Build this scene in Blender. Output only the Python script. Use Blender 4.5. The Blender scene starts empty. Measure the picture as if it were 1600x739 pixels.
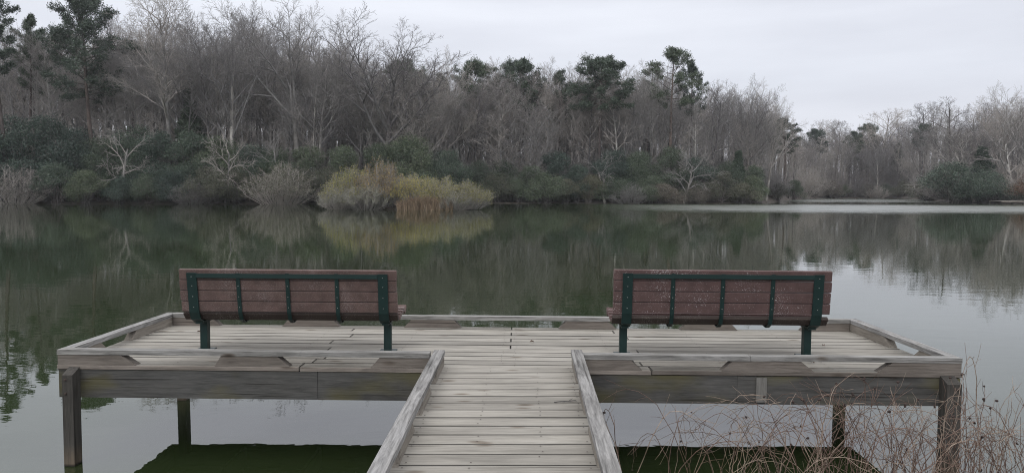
import bpy, bmesh, math, random
import numpy as np
from mathutils import Vector, Matrix

# ------------------------------------------------------------------ camera, world, sun, exposure
S = bpy.context.scene
COL = S.collection
R = math.radians
FPX, PX0, PY0, HORIZON = 1150.0, 800.0, 369.5, 296.0      # photograph pixels (1600 wide)
EYE = 2.28                                                # metres above the water
PITCH = math.atan((PY0 - HORIZON) / FPX)
cam_data = bpy.data.cameras.new('camera')
cam_data.sensor_width = 36.0
cam_data.lens = 36.0 * FPX / 1600.0
cam_data.clip_start = 0.05
cam_data.clip_end = 6000.0
cam = bpy.data.objects.new('camera', cam_data)
COL.objects.link(cam)
CAM_ROT = Matrix.Rotation(math.pi / 2 - PITCH, 3, 'X') @ Matrix.Rotation(R(0.2), 3, 'Z')
cam.matrix_world = Matrix.Translation((0, 0, EYE)) @ CAM_ROT.to_4x4()
S.camera = cam

SUN_EL, SUN_AZ = R(38), R(-150)                            # behind the cloud, behind the camera's left shoulder
world = bpy.data.worlds.new('World')
S.world = world
world.use_nodes = True
WT = world.node_tree
WT.nodes.clear()


def nn(t, kind, **kw):
    n = t.nodes.new(kind)
    for k, v in kw.items():
        setattr(n, k, v)
    return n


def ramp(t, stops, interp='LINEAR'):
    n = t.nodes.new('ShaderNodeValToRGB')
    cr = n.color_ramp
    cr.interpolation = interp
    while len(cr.elements) < len(stops):
        cr.elements.new(0.5)
    for e, (p, c) in zip(cr.elements, stops):
        e.position = p
        e.color = (c, c, c, 1) if not isinstance(c, (tuple, list)) else (c[0], c[1], c[2], 1)
    return n


sky = nn(WT, 'ShaderNodeTexSky', sky_type='NISHITA')
sky.sun_disc = False
sky.sun_elevation = SUN_EL
sky.sun_rotation = SUN_AZ
sky.dust_density = 4.0
grey = nn(WT, 'ShaderNodeHueSaturation')
grey.inputs['Saturation'].default_value = 0.25
WT.links.new(sky.outputs[0], grey.inputs['Color'])
geo = nn(WT, 'ShaderNodeTexCoord')
sep = nn(WT, 'ShaderNodeSeparateXYZ')
WT.links.new(geo.outputs['Generated'], sep.inputs[0])
# the cloud deck: dimmer at the horizon, three times as bright overhead (overcast sky)
deck_ramp = ramp(WT, [(0.0, (0.41, 0.415, 0.44)), (0.05, (0.43, 0.442, 0.475)), (0.14, (0.45, 0.472, 0.512)), (0.27, (0.49, 0.51, 0.55)),
                      (0.5, (0.86, 0.88, 0.94)), (1.0, (1.0, 1.0, 1.0))])
WT.links.new(sep.outputs['Z'], deck_ramp.inputs[0])
cmap = nn(WT, 'ShaderNodeMapping')
cmap.inputs['Scale'].default_value = (1.2, 1.2, 7.0)
cmap.inputs['Rotation'].default_value = (R(4), R(6), 0)
WT.links.new(geo.outputs['Generated'], cmap.inputs[0])
cn = nn(WT, 'ShaderNodeTexNoise')
cn.inputs['Scale'].default_value = 1.6
cn.inputs['Detail'].default_value = 5.0
cn.inputs['Roughness'].default_value = 0.5
WT.links.new(cmap.outputs[0], cn.inputs['Vector'])
cr = ramp(WT, [(0.32, (0.88, 0.88, 0.895)), (0.62, (1.05, 1.05, 1.05))])
WT.links.new(cn.outputs['Fac'], cr.inputs[0])
cm = nn(WT, 'ShaderNodeMixRGB', blend_type='MULTIPLY')
cm.inputs[0].default_value = 1.0
WT.links.new(deck_ramp.outputs[0], cm.inputs[1])
WT.links.new(cr.outputs[0], cm.inputs[2])
sc = nn(WT, 'ShaderNodeMixRGB', blend_type='MULTIPLY')
sc.inputs[0].default_value = 1.0
sc.inputs[2].default_value = (16.5, 16.4, 16.6, 1)
WT.links.new(cm.outputs[0], sc.inputs[1])
mx = nn(WT, 'ShaderNodeMixRGB')
mx.inputs[0].default_value = 0.90
WT.links.new(grey.outputs[0], mx.inputs[1])
WT.links.new(sc.outputs[0], mx.inputs[2])
bg = nn(WT, 'ShaderNodeBackground')
bg.inputs['Strength'].default_value = 0.095
WT.links.new(mx.outputs[0], bg.inputs['Color'])
wo = nn(WT, 'ShaderNodeOutputWorld')
WT.links.new(bg.outputs[0], wo.inputs['Surface'])

sun_data = bpy.data.lights.new('sun', 'SUN')
sun_data.energy = 0.6
sun_data.angle = R(40)
sun_data.color = (1.0, 0.97, 0.93)
sun = bpy.data.objects.new('sun', sun_data)
COL.objects.link(sun)
sdir = Vector((math.sin(SUN_AZ) * math.cos(SUN_EL), math.cos(SUN_AZ) * math.cos(SUN_EL), math.sin(SUN_EL)))
sun.rotation_euler = sdir.to_track_quat('Z', 'Y').to_euler()

S.view_settings.view_transform = 'Standard'
S.view_settings.look = 'None'
S.view_settings.exposure = 0.26
S.view_settings.gamma = 1.0
S.view_settings.use_curve_mapping = False
S.render.engine = 'CYCLES'
S.cycles.max_bounces = 6
S.cycles.diffuse_bounces = 2
S.cycles.glossy_bounces = 3
S.cycles.transparent_max_bounces = 4
S.cycles.caustics_reflective = False
S.cycles.caustics_refractive = False
S.cycles.use_denoising = True
S.cycles.use_adaptive_sampling = False
S.cycles.sample_clamp_indirect = 4.0
S.cycles.denoiser = 'OPENIMAGEDENOISE'
S.cycles.denoising_input_passes = 'RGB_ALBEDO_NORMAL'
S.cycles.denoising_prefilter = "NONE"
S.cycles.filter_width = 1.05

rng = random.Random(7)
SEED = 5
nrng = np.random.default_rng(11)


def px_ray(x, y):
    return CAM_ROT @ Vector(((x - PX0) / FPX, (PY0 - y) / FPX, -1.0))


def at_depth(x, y, Y):
    """World point on the sight line through a photograph pixel at distance Y in front of the camera."""
    d = px_ray(x, y)
    return Vector((0, 0, EYE)) + d * (Y / d.y)


# ------------------------------------------------------------------ helpers
def tag(o, label=None, cat=None, group=None, kind=None):
    if label:
        o['label'] = label
    if cat:
        o['category'] = cat
    if group:
        o['group'] = group
    if kind:
        o['kind'] = kind
    return o


def thing(name, label, cat, loc=(0, 0, 0), rot=None, group=None):
    o = bpy.data.objects.new(name, None)
    o.empty_display_size = 0.3
    COL.objects.link(o)
    o.location = loc
    if rot is not None:
        o.rotation_euler = rot
    return tag(o, label, cat, group)


def link_mesh(name, me, parent=None, mats=()):
    for m in mats:
        me.materials.append(m)
    o = bpy.data.objects.new(name, me)
    COL.objects.link(o)
    if parent is not None:
        o.parent = parent
    return o


def bm_obj(name, bm, mats, parent=None, bevel=0.0):
    if bevel:
        bmesh.ops.bevel(bm, geom=[e for e in bm.edges if len(e.link_faces) == 2 and e.calc_face_angle(0) > 0.4],
                        offset=bevel, segments=1, profile=0.5, affect='EDGES')
    bmesh.ops.recalc_face_normals(bm, faces=bm.faces)
    me = bpy.data.meshes.new(name)
    bm.to_mesh(me)
    bm.free()
    if not isinstance(mats, (tuple, list)):
        mats = (mats,)
    return link_mesh(name, me, parent, mats)


def add_box(bm, x0, x1, y0, y1, z0, z1, jit=0.0, mat=0):
    vs = []
    for z in (z0, z1):
        for x, y in ((x0, y0), (x1, y0), (x1, y1), (x0, y1)):
            vs.append(bm.verts.new((x + rng.uniform(-jit, jit), y + rng.uniform(-jit, jit), z + rng.uniform(-jit, jit))))
    for f in ((3, 2, 1, 0), (4, 5, 6, 7), (0, 1, 5, 4), (1, 2, 6, 5), (2, 3, 7, 6), (3, 0, 4, 7)):
        bm.faces.new([vs[i] for i in f]).material_index = mat
    return vs


def add_prism(bm, poly, a0, a1, axis):
    """A polygon in the plane across `axis`, extruded along it from a0 to a1. axis x: poly is (y,z); axis y: poly is (x,z)."""
    def P(u, v, a):
        return (a, u, v) if axis == 'x' else ((u, a, v) if axis == 'y' else (u, v, a))
    lo = [bm.verts.new(P(u, v, a0)) for u, v in poly]
    hi = [bm.verts.new(P(u, v, a1)) for u, v in poly]
    n = len(poly)
    bm.faces.new(lo[::-1])
    bm.faces.new(hi)
    for i in range(n):
        bm.faces.new((lo[i], lo[(i + 1) % n], hi[(i + 1) % n], hi[i]))


def np_mesh(name, verts, faces_flat, nside, smooth=False):
    """Mesh from numpy: every face has nside corners."""
    me = bpy.data.meshes.new(name)
    nf = len(faces_flat) // nside
    me.vertices.add(len(verts))
    me.vertices.foreach_set('co', np.asarray(verts, np.float32).ravel())
    me.loops.add(nf * nside)
    me.loops.foreach_set('vertex_index', np.asarray(faces_flat, np.int32))
    me.polygons.add(nf)
    me.polygons.foreach_set('loop_start', np.arange(0, nf * nside, nside, dtype=np.int32))
    if smooth:
        me.polygons.foreach_set('use_smooth', np.ones(nf, bool))
    me.update(calc_edges=True)
    return me


def tube_arrays(segs, sides):
    """segs: array (n,8) p0 p1 r0 r1 -> verts, quads of open prisms."""
    s = np.asarray(segs, float)
    p0, p1, r0, r1 = s[:, 0:3], s[:, 3:6], s[:, 6], s[:, 7]
    d = p1 - p0
    d /= np.maximum(np.linalg.norm(d, axis=1, keepdims=True), 1e-9)
    ref = np.where(np.abs(d[:, 2:3]) > 0.9, np.array([[1.0, 0, 0]]), np.array([[0, 0, 1.0]]))
    a = np.cross(d, ref)
    a /= np.linalg.norm(a, axis=1, keepdims=True)
    b = np.cross(d, a)
    n = len(s)
    ang = np.arange(sides) * 2 * np.pi / sides
    ring = a[:, None, :] * np.cos(ang)[None, :, None] + b[:, None, :] * np.sin(ang)[None, :, None]
    v0 = p0[:, None, :] + ring * r0[:, None, None]
    v1 = p1[:, None, :] + ring * r1[:, None, None]
    verts = np.concatenate([v0, v1], axis=1).reshape(-1, 3)
    base = (np.arange(n) * 2 * sides)[:, None]
    i = np.arange(sides)[None, :]
    j = (i + 1) % sides
    q = np.stack([base + i, base + j, base + sides + j, base + sides + i], axis=2)
    return verts, q.reshape(-1)


def tube_mesh(name, segs, split=0.06, big=7):
    segs = np.asarray(segs, float)
    thick = segs[:, 6] > split
    V, Fc, off = [], [], 0
    for m, k in ((thick, big), (~thick, 3)):
        if m.any():
            v, f = tube_arrays(segs[m], k)
            V.append(v)
            Fc.append(f + off)
            off += len(v)
    return np_mesh(name, np.concatenate(V), np.concatenate(Fc), 4, smooth=True)


def leaf_mesh(name, cen, length, width, up=None):
    """Rhombic leaves at the points cen, turned at random (or leaning along up)."""
    n = len(cen)
    d = nrng.normal(size=(n, 3))
    if up is not None:
        d = d * 0.6 + up
    d /= np.linalg.norm(d, axis=1, keepdims=True)
    e = np.cross(d, nrng.normal(size=(n, 3)))
    e /= np.linalg.norm(e, axis=1, keepdims=True)
    L = (length * nrng.uniform(0.6, 1.3, n))[:, None]
    W = (width * nrng.uniform(0.6, 1.3, n))[:, None]
    v = np.stack([cen - d * L * .5, cen + e * W * .5, cen + d * L * .5, cen - e * W * .5], axis=1).reshape(-1, 3)
    return np_mesh(name, v, np.arange(n * 4), 4)


# ------------------------------------------------------------------ materials
def base_mat(name, rough=0.8):
    m = bpy.data.materials.new(name)
    m.use_nodes = True
    t = m.node_tree
    b = t.nodes['Principled BSDF']
    b.inputs['Roughness'].default_value = rough
    return m, t, b


def rgb(c):
    return (c[0], c[1], c[2], 1.0)


def mixn(t, a, b, fac, mode='MIX'):
    n = t.nodes.new('ShaderNodeMixRGB')
    n.blend_type = mode
    for sock, v in ((0, fac), (1, a), (2, b)):
        if hasattr(v, 'is_linked') or hasattr(v, 'links'):
            t.links.new(v, n.inputs[sock])
        elif sock == 0:
            n.inputs[0].default_value = v
        else:
            n.inputs[sock].default_value = rgb(v)
    return n.outputs[0]


def noise(t, vec, scale, detail=4.0, rough=0.55, dist=0.0):
    n = t.nodes.new('ShaderNodeTexNoise')
    n.inputs['Scale'].default_value = scale
    n.inputs['Detail'].default_value = detail
    n.inputs['Roughness'].default_value = rough
    n.inputs['Distortion'].default_value = dist
    if vec is not None:
        t.links.new(vec, n.inputs['Vector'])
    return n.outputs['Fac']


def mapped(t, src, scale, loc=(0, 0, 0)):
    n = t.nodes.new('ShaderNodeMapping')
    n.inputs['Scale'].default_value = scale
    n.inputs['Location'].default_value = loc
    t.links.new(src, n.inputs[0])
    return n.outputs[0]


def wood(name, axis, light, dark, rough=0.85, stain=None, stain_amt=0.0, knots=0.5, weather=0.5, vary=0.18, bump=0.35):
    """Weathered timber: long streaky grain along `axis`, one tone per board, knots, blotches; stain is algae or dirt."""
    m, t, b = base_mat(name, rough)
    tc = t.nodes.new('ShaderNodeTexCoord')
    gi = t.nodes.new('ShaderNodeNewGeometry')
    off = t.nodes.new('ShaderNodeVectorMath')
    off.operation = 'SCALE'
    comb = t.nodes.new('ShaderNodeCombineXYZ')
    t.links.new(gi.outputs['Random Per Island'], comb.inputs[0])
    t.links.new(gi.outputs['Random Per Island'], comb.inputs[1])
    t.links.new(gi.outputs['Random Per Island'], comb.inputs[2])
    t.links.new(comb.outputs[0], off.inputs[0])
    off.inputs['Scale'].default_value = 37.0
    add = t.nodes.new('ShaderNodeVectorMath')
    add.operation = 'ADD'
    t.links.new(tc.outputs['Object'], add.inputs[0])
    t.links.new(off.outputs[0], add.inputs[1])
    v = add.outputs[0]
    k = {'x': (1, 0, 0), 'y': (0, 1, 0), 'z': (0, 0, 1)}[axis]
    fine = noise(t, mapped(t, v, tuple(4.5 if a else 55.0 for a in k)), 1.0, 6, 0.7, 0.8)
    mid = noise(t, mapped(t, v, tuple(1.3 if a else 17.0 for a in k)), 1.0, 5, 0.62, 2.2)
    blot = noise(t, mapped(t, v, tuple(1.3 if a else 4.0 for a in k)), 1.0, 4, 0.6)
    g = ramp(t, [(0.33, 0.0), (0.62, 1.0)])
    t.links.new(fine, g.inputs[0])
    g2 = ramp(t, [(0.36, 0.0), (0.60, 1.0)])
    t.links.new(mid, g2.inputs[0])
    gg = mixn(t, g.outputs[0], g2.outputs[0], 0.5)
    c = mixn(t, dark, light, gg)
    isl = ramp(t, [(0.0, 1.0 - vary), (0.5, 1.0), (1.0, 1.0 + vary)])
    t.links.new(gi.outputs['Random Per Island'], isl.inputs[0])
    c = mixn(t, c, isl.outputs[0], 1.0, 'MULTIPLY')
    bl = ramp(t, [(0.36, (0.56, 0.55, 0.53)), (0.50, (0.92, 0.91, 0.89)), (0.64, (1.08, 1.08, 1.08))])
    t.links.new(blot, bl.inputs[0])
    c = mixn(t, c, bl.outputs[0], weather, 'MULTIPLY')
    # splits: thin dark checks along the grain
    chk = noise(t, mapped(t, v, tuple(0.7 if a else 45.0 for a in k), (3, 5, 7)), 1.0, 2, 0.5, 0.3)
    ck = ramp(t, [(0.30, (0.22, 0.20, 0.18)), (0.365, (1, 1, 1))])
    t.links.new(chk, ck.inputs[0])
    c = mixn(t, c, ck.outputs[0], 0.75, 'MULTIPLY')
    if knots:
        vo = t.nodes.new('ShaderNodeTexVoronoi')
        vo.inputs['Scale'].default_value = 1.0
        vo.inputs['Randomness'].default_value = 1.0
        t.links.new(mapped(t, v, tuple(2.2 if a else 6.0 for a in k)), vo.inputs['Vector'])
        kr = ramp(t, [(0.05, (0.22, 0.17, 0.13)), (0.10, (0.55, 0.48, 0.42)), (0.17, (1, 1, 1))])
        t.links.new(vo.outputs['Distance'], kr.inputs[0])
        c = mixn(t, c, kr.outputs[0], knots, 'MULTIPLY')
    if stain:
        sn = noise(t, mapped(t, tc.outputs['Object'], (1.1, 1.1, 2.5), (1.7, 0, 0)), 1.0, 3, 0.5)
        sr = ramp(t, [(0.50, 0.0), (0.64, stain_amt)])
        t.links.new(sn, sr.inputs[0])
        c = mixn(t, c, stain, sr.outputs[0])
    t.links.new(c, b.inputs['Base Color'])
    bn = t.nodes.new('ShaderNodeBump')
    bn.inputs['Strength'].default_value = bump
    bn.inputs['Distance'].default_value = 0.004
    hh = mixn(t, g.outputs[0], ck.outputs[0], 0.5)
    t.links.new(hh, bn.inputs['Height'])
    t.links.new(bn.outputs[0], b.inputs['Normal'])
    b.inputs['Specular IOR Level'].default_value = 0.25
    return m


def leafy(name, c0, c1, c2, rough=0.55, trans=0.0):
    """Foliage: a tone per leaf and per plant between three colours."""
    m, t, b = base_mat(name, rough)
    gi = t.nodes.new('ShaderNodeNewGeometry')
    oi = t.nodes.new('ShaderNodeObjectInfo')
    r = ramp(t, [(0.0, c0), (0.55, c1), (1.0, c2)])
    t.links.new(gi.outputs['Random Per Island'], r.inputs[0])
    tint = ramp(t, [(0.0, (0.72, 0.74, 0.78)), (0.5, (1, 1, 1)), (1.0, (1.3, 1.22, 1.1))])
    t.links.new(oi.outputs['Random'], tint.inputs[0])
    c = mixn(t, r.outputs[0], tint.outputs[0], 1.0, 'MULTIPLY')
    t.links.new(c, b.inputs['Base Color'])
    b.inputs['Specular IOR Level'].default_value = 0.3
    return m


def bark(name, c0, c1, scale=3.0, pale=None, tint_amt=1.0):
    m, t, b = base_mat(name, 0.9)
    tc = t.nodes.new('ShaderNodeTexCoord')
    oi = t.nodes.new('ShaderNodeObjectInfo')
    n = noise(t, mapped(t, tc.outputs['Object'], (scale, scale, scale * 0.4)), 1.0, 5, 0.6)
    r = ramp(t, [(0.35, c0), (0.65, c1)])
    t.links.new(n, r.inputs[0])
    c = r.outputs[0]
    if pale:
        n2 = noise(t, mapped(t, tc.outputs['Object'], (0.8, 0.8, 0.5)), 1.0, 3, 0.5)
        r2 = ramp(t, [(0.45, 0.0), (0.6, 1.0)])
        t.links.new(n2, r2.inputs[0])
        c = mixn(t, c, pale, r2.outputs[0])
    tint = ramp(t, [(0.0, (0.66, 0.67, 0.70)), (0.5, (1, 1, 1)), (1.0, (1.28, 1.23, 1.18))])
    t.links.new(oi.outputs['Random'], tint.inputs[0])
    c = mixn(t, c, tint.outputs[0], tint_amt, 'MULTIPLY')
    t.links.new(c, b.inputs['Base Color'])
    b.inputs['Specular IOR Level'].default_value = 0.15
    return m


def plain(name, c, rough=0.6, metal=0.0, speck=None, speck_scale=160.0, speck_at=0.64, wear=0.12):
    m, t, b = base_mat(name, rough)
    tc = t.nodes.new('ShaderNodeTexCoord')
    n = noise(t, tc.outputs['Object'], 9.0, 5, 0.6)
    r = ramp(t, [(0.3, tuple(x * (1 - wear) for x in c)), (0.7, tuple(x * (1 + wear) for x in c))])
    t.links.new(n, r.inputs[0])
    col = r.outputs[0]
    if speck:
        s = noise(t, tc.outputs['Object'], speck_scale, 3, 0.6)
        big = noise(t, tc.outputs['Object'], 3.5, 3, 0.6)
        sm = t.nodes.new('ShaderNodeMath')
        sm.operation = 'MULTIPLY_ADD'
        t.links.new(big, sm.inputs[0])
        sm.inputs[1].default_value = 0.35
        t.links.new(s, sm.inputs[2])
        sr = ramp(t, [(speck_at + 0.13, 0.0), (speck_at + 0.20, 0.85)])
        t.links.new(sm.outputs[0], sr.inputs[0])
        col = mixn(t, col, speck, sr.outputs[0])
    t.links.new(col, b.inputs['Base Color'])
    b.inputs['Metallic'].default_value = metal
    b.inputs['Specular IOR Level'].default_value = 0.3
    return m


M = {}
M['board_x'] = wood('weathered_deck_boards', 'x', (0.315, 0.298, 0.262), (0.205, 0.193, 0.169), weather=0.5, vary=0.13, knots=0.8, bump=0.12)
M['rail_x'] = wood('weathered_rail_across', 'x', (0.34, 0.335, 0.32), (0.10, 0.098, 0.093), weather=0.7, vary=0.14, bump=0.6, knots=.9)
M['rail_y'] = wood('weathered_rail_along', 'y', (0.34, 0.335, 0.325), (0.09, 0.088, 0.085), weather=0.7, vary=0.14, bump=0.6, knots=.9)
M['block_x'] = wood('weathered_block_across', 'x', (0.22, 0.195, 0.17), (0.115, 0.10, 0.088), weather=0.5, vary=0.25)
M['block_y'] = wood('weathered_block_along', 'y', (0.27, 0.245, 0.21), (0.14, 0.125, 0.105), weather=0.45, vary=0.25)
M['beam_x'] = wood('dark_beam_across', 'x', (0.11, 0.108, 0.102), (0.05, 0.05, 0.048), weather=0.7, stain=(0.12, 0.108, 0.042), stain_amt=0.6, vary=0.22)
M['beam_y'] = wood('dark_beam_along', 'y', (0.12, 0.118, 0.112), (0.06, 0.06, 0.058), weather=0.7, vary=0.2)
M['post'] = wood('dark_post', 'z', (0.095, 0.089, 0.08), (0.042, 0.040, 0.037), weather=0.7, knots=0.3, vary=0.2)
_t = M['post'].node_tree
_b = _t.nodes['Principled BSDF']
_src = _b.inputs['Base Color'].links[0].from_socket
_tc = _t.nodes.new('ShaderNodeTexCoord')
_sz = _t.nodes.new('ShaderNodeSeparateXYZ')
_t.links.new(_tc.outputs['Object'], _sz.inputs[0])
_mr = _t.nodes.new('ShaderNodeMapRange')
_t.links.new(_sz.outputs['Z'], _mr.inputs[0])
_mr.inputs[1].default_value, _mr.inputs[2].default_value = -1.0, -0.7
# tide marks: wet black foot, a pale brown dried band, then the dark timber
_wl = ramp(_t, [(0.0, (0.25, 0.25, 0.22)), (0.20, (0.3, 0.29, 0.25)), (0.27, (1.75, 1.5, 1.25)), (0.55, (1.45, 1.3, 1.15)), (0.8, (1, 1, 1))])
_t.links.new(_mr.outputs[0], _wl.inputs[0])
_t.links.new(mixn(_t, _src, _wl.outputs[0], 1.0, 'MULTIPLY'), _b.inputs['Base Color'])
M['cleat'] = wood('pale_cleat', 'z', (0.22, 0.215, 0.20), (0.13, 0.125, 0.115), knots=0)
M['board_gap_shade'] = wood('gap_shade_board_edges', 'x', (0.10, 0.095, 0.085), (0.04, 0.038, 0.034), knots=0)  # shade of the gaps, painted as a dark colour on board sides and bevels
M['nail'] = plain('rusty_nail', (0.06, 0.045, 0.038), 0.7)
M['plank'] = plain('maroon_plastic_plank', (0.100, 0.066, 0.058), 0.82, speck=(0.27, 0.235, 0.225), speck_scale=230, speck_at=0.625, wear=0.3)
M['plank_speckled'] = plain('maroon_plastic_plank_speckled', (0.090, 0.056, 0.052), 0.82, wear=0.22, speck=(0.55, 0.53, 0.52), speck_scale=130, speck_at=0.675)
M['plank_dark'] = plain('dark_maroon_plank', (0.045, 0.034, 0.029), 0.85, speck=(0.28, 0.26, 0.23), speck_at=0.66)  # heel plank: darker maroon with pale specks
M['green_metal'] = plain('dark_green_painted_steel', (0.010, 0.027, 0.025), 0.45)
M['bolt'] = plain('steel_bolt', (0.33, 0.34, 0.33), 0.4, 0.6)

M['bark_grey'] = bark('grey_bark', (0.15, 0.145, 0.136), (0.30, 0.29, 0.275))
M['twig_grey'] = bark('grey_mauve_twigs', (0.25, 0.238, 0.224), (0.35, 0.333, 0.315))
M['bark_dark'] = bark('dark_bark', (0.08, 0.074, 0.072), (0.155, 0.145, 0.14))
M['twig_dark'] = bark('dark_twigs', (0.165, 0.156, 0.15), (0.25, 0.236, 0.227))
M['bark_pale'] = bark('pale_flaking_bark', (0.22, 0.21, 0.195), (0.36, 0.345, 0.32), pale=(0.46, 0.445, 0.41), tint_amt=0.4)
M['twig_pale'] = bark('pale_twigs', (0.25, 0.235, 0.22), (0.36, 0.34, 0.315), tint_amt=0.5)
M['bark_pine'] = bark('pine_bark', (0.075, 0.062, 0.056), (0.15, 0.125, 0.112))
M['needles'] = leafy('pine_needles', (0.044, 0.064, 0.047), (0.070, 0.096, 0.068), (0.115, 0.148, 0.105))
M['leaf_dark'] = leafy('dark_evergreen_leaves', (0.038, 0.060, 0.046), (0.062, 0.092, 0.070), (0.115, 0.15, 0.115))
M['leaf_mid'] = leafy('mid_green_leaves', (0.056, 0.080, 0.050), (0.09, 0.118, 0.076), (0.145, 0.178, 0.12))
M['leaf_olive'] = leafy('olive_leaves', (0.07, 0.076, 0.052), (0.105, 0.11, 0.076), (0.155, 0.158, 0.112))
M['leaf_grey'] = leafy('grey_brown_leaves', (0.085, 0.078, 0.065), (0.125, 0.117, 0.10), (0.185, 0.175, 0.15))
M['leaf_yellow'] = leafy('yellow_olive_leaves', (0.20, 0.195, 0.062), (0.30, 0.282, 0.088), (0.42, 0.38, 0.125))
M['leaf_orange'] = leafy('orange_brown_leaves', (0.21, 0.155, 0.075), (0.30, 0.22, 0.10), (0.38, 0.295, 0.14))
M['leaf_silver'] = leafy('silver_grey_leaves', (0.15, 0.16, 0.125), (0.215, 0.225, 0.18), (0.29, 0.30, 0.245))
M['leaf_russet'] = leafy('russet_dead_leaves', (0.10, 0.058, 0.04), (0.15, 0.09, 0.062), (0.21, 0.135, 0.095))
M['reed'] = leafy('dry_reed_blades', (0.13, 0.098, 0.07), (0.20, 0.155, 0.115), (0.31, 0.255, 0.195))
M['cane_red'] = bark('reddish_bramble_cane', (0.10, 0.066, 0.052), (0.22, 0.155, 0.125), 18, tint_amt=0.4)
M['cane_tan'] = bark('tan_dry_cane', (0.20, 0.15, 0.115), (0.38, 0.31, 0.25), 18, tint_amt=0.4)
M['seed'] = plain('dark_seed_head', (0.045, 0.032, 0.028), 0.9)


# ------------------------------------------------------------------ the setting: ground, water
SHORE = [(-900, 92), (-400, 96), (0, 102), (200, 105), (420, 107), (520, 110), (640, 114), (760, 120), (1000, 123), (1120, 124), (1190, 130),
         (1235, 160), (1260, 215), (1320, 226), (1420, 222), (1445, 170), (1480, 146), (1560, 136), (1640, 130), (2000, 118), (2500, 105)]
SX = np.array([a for a, _ in SHORE], float)
SY = np.array([b for _, b in SHORE], float)


def shore_depth(px):
    return float(np.interp(px, SX, SY))


def hash_noise(x, y):
    return (math.sin(x * 0.31 + 1.3) * math.cos(y * 0.27 - 0.4) + math.sin(x * 0.083 - y * 0.061) * 1.2 + math.sin(x * 1.1 + y * 0.9) * 0.25)


def smooth(a, b, x):
    t = min(1.0, max(0.0, (x - a) / (b - a)))
    return t * t * (3 - 2 * t)


def ground_z(x, y):
    th = math.atan2(x, y)
    r = math.hypot(x, y)
    a = abs(th)
    if a < R(58):
        sd = shore_depth(800 + 1150 * math.tan(th)) / math.cos(th)
    else:
        e = shore_depth(800 + 1150 * math.tan(math.copysign(R(58), th))) / math.cos(R(58))
        k = smooth(R(58), R(100), a)
        sd = e * (1 - k) + 9.0 * k
    s = r - sd
    if s < 0:
        z = max(-1.6, s * 0.16)
    else:
        z = 0.3 * (1 - math.exp(-s / 2.5)) + 6.5 * (1 - math.exp(-max(0, s - 6) / 75.0)) + 0.25 * hash_noise(x, y) * smooth(0, 14, s)
    # islet under the yellow shrubs
    ex, ey = (x + 11.3) / 8.6, (y - 82.6) / 1.9
    z = max(z, 0.22 - 0.5 * (ex * ex + ey * ey - 0.5)) if ex * ex + ey * ey < 3 else z
    # bank the boardwalk starts from
    yb = 3.0 + 2.35 * smooth(0.75, 1.4, x) - 0.5 * smooth(0.5, 1.2, -x)
    sb = yb - y
    if a > R(75) and r < 60 or y < 8:
        zb = -1.2 if sb < -6 else (0.16 * sb if sb < 0 else 0.5 * (1 - math.exp(-sb / 2.0)))
        if y < 12:
            z = max(z, zb)
    return z


def build_ground():
    nth = 288
    rad = [0.0] + list(np.geomspace(0.6, 60, 60)) + list(np.linspace(63, 260, 68)) + list(np.geomspace(270, 1400, 14))
    verts, faces = [(0, 0, ground_z(0.01, 0.0))], []
    for r in rad[1:]:
        for i in range(nth):
            th = -math.pi + 2 * math.pi * i / nth
            x, y = r * math.sin(th), r * math.cos(th)
            verts.append((x, y, ground_z(x, y)))
    for i in range(nth):
        faces.append((0, 1 + (i + 1) % nth, 1 + i))
    for k in range(len(rad) - 2):
        b0, b1 = 1 + k * nth, 1 + (k + 1) * nth
        for i in range(nth):
            j = (i + 1) % nth
            faces.append((b0 + i, b0 + j, b1 + j, b1 + i))
    me = bpy.data.meshes.new('ground')
    me.from_pydata(verts, [], faces)
    me.update()
    m, t, b = base_mat('leaf_litter_ground', 0.95)
    tc = t.nodes.new('ShaderNodeTexCoord')
    n1 = noise(t, mapped(t, tc.outputs['Object'], (1, 1, 1)), 0.35, 6, 0.65)
    r1 = ramp(t, [(0.3, (0.03, 0.027, 0.023)), (0.5, (0.06, 0.05, 0.04)), (0.7, (0.10, 0.08, 0.064))])
    t.links.new(n1, r1.inputs[0])
    n2 = noise(t, mapped(t, tc.outputs['Object'], (1, 1, 1)), 9.0, 4, 0.7)
    r2 = ramp(t, [(0.3, (0.55, 0.55, 0.55)), (0.7, (1.2, 1.2, 1.2))])
    t.links.new(n2, r2.inputs[0])
    c = mixn(t, r1.outputs[0], r2.outputs[0], 1.0, 'MULTIPLY')
    t.links.new(c, b.inputs['Base Color'])
    o = link_mesh('ground', me, None, (m,))
    tag(o, 'brown leaf littered ground of the banks and wood round the pond', kind='structure')


build_ground()


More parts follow.
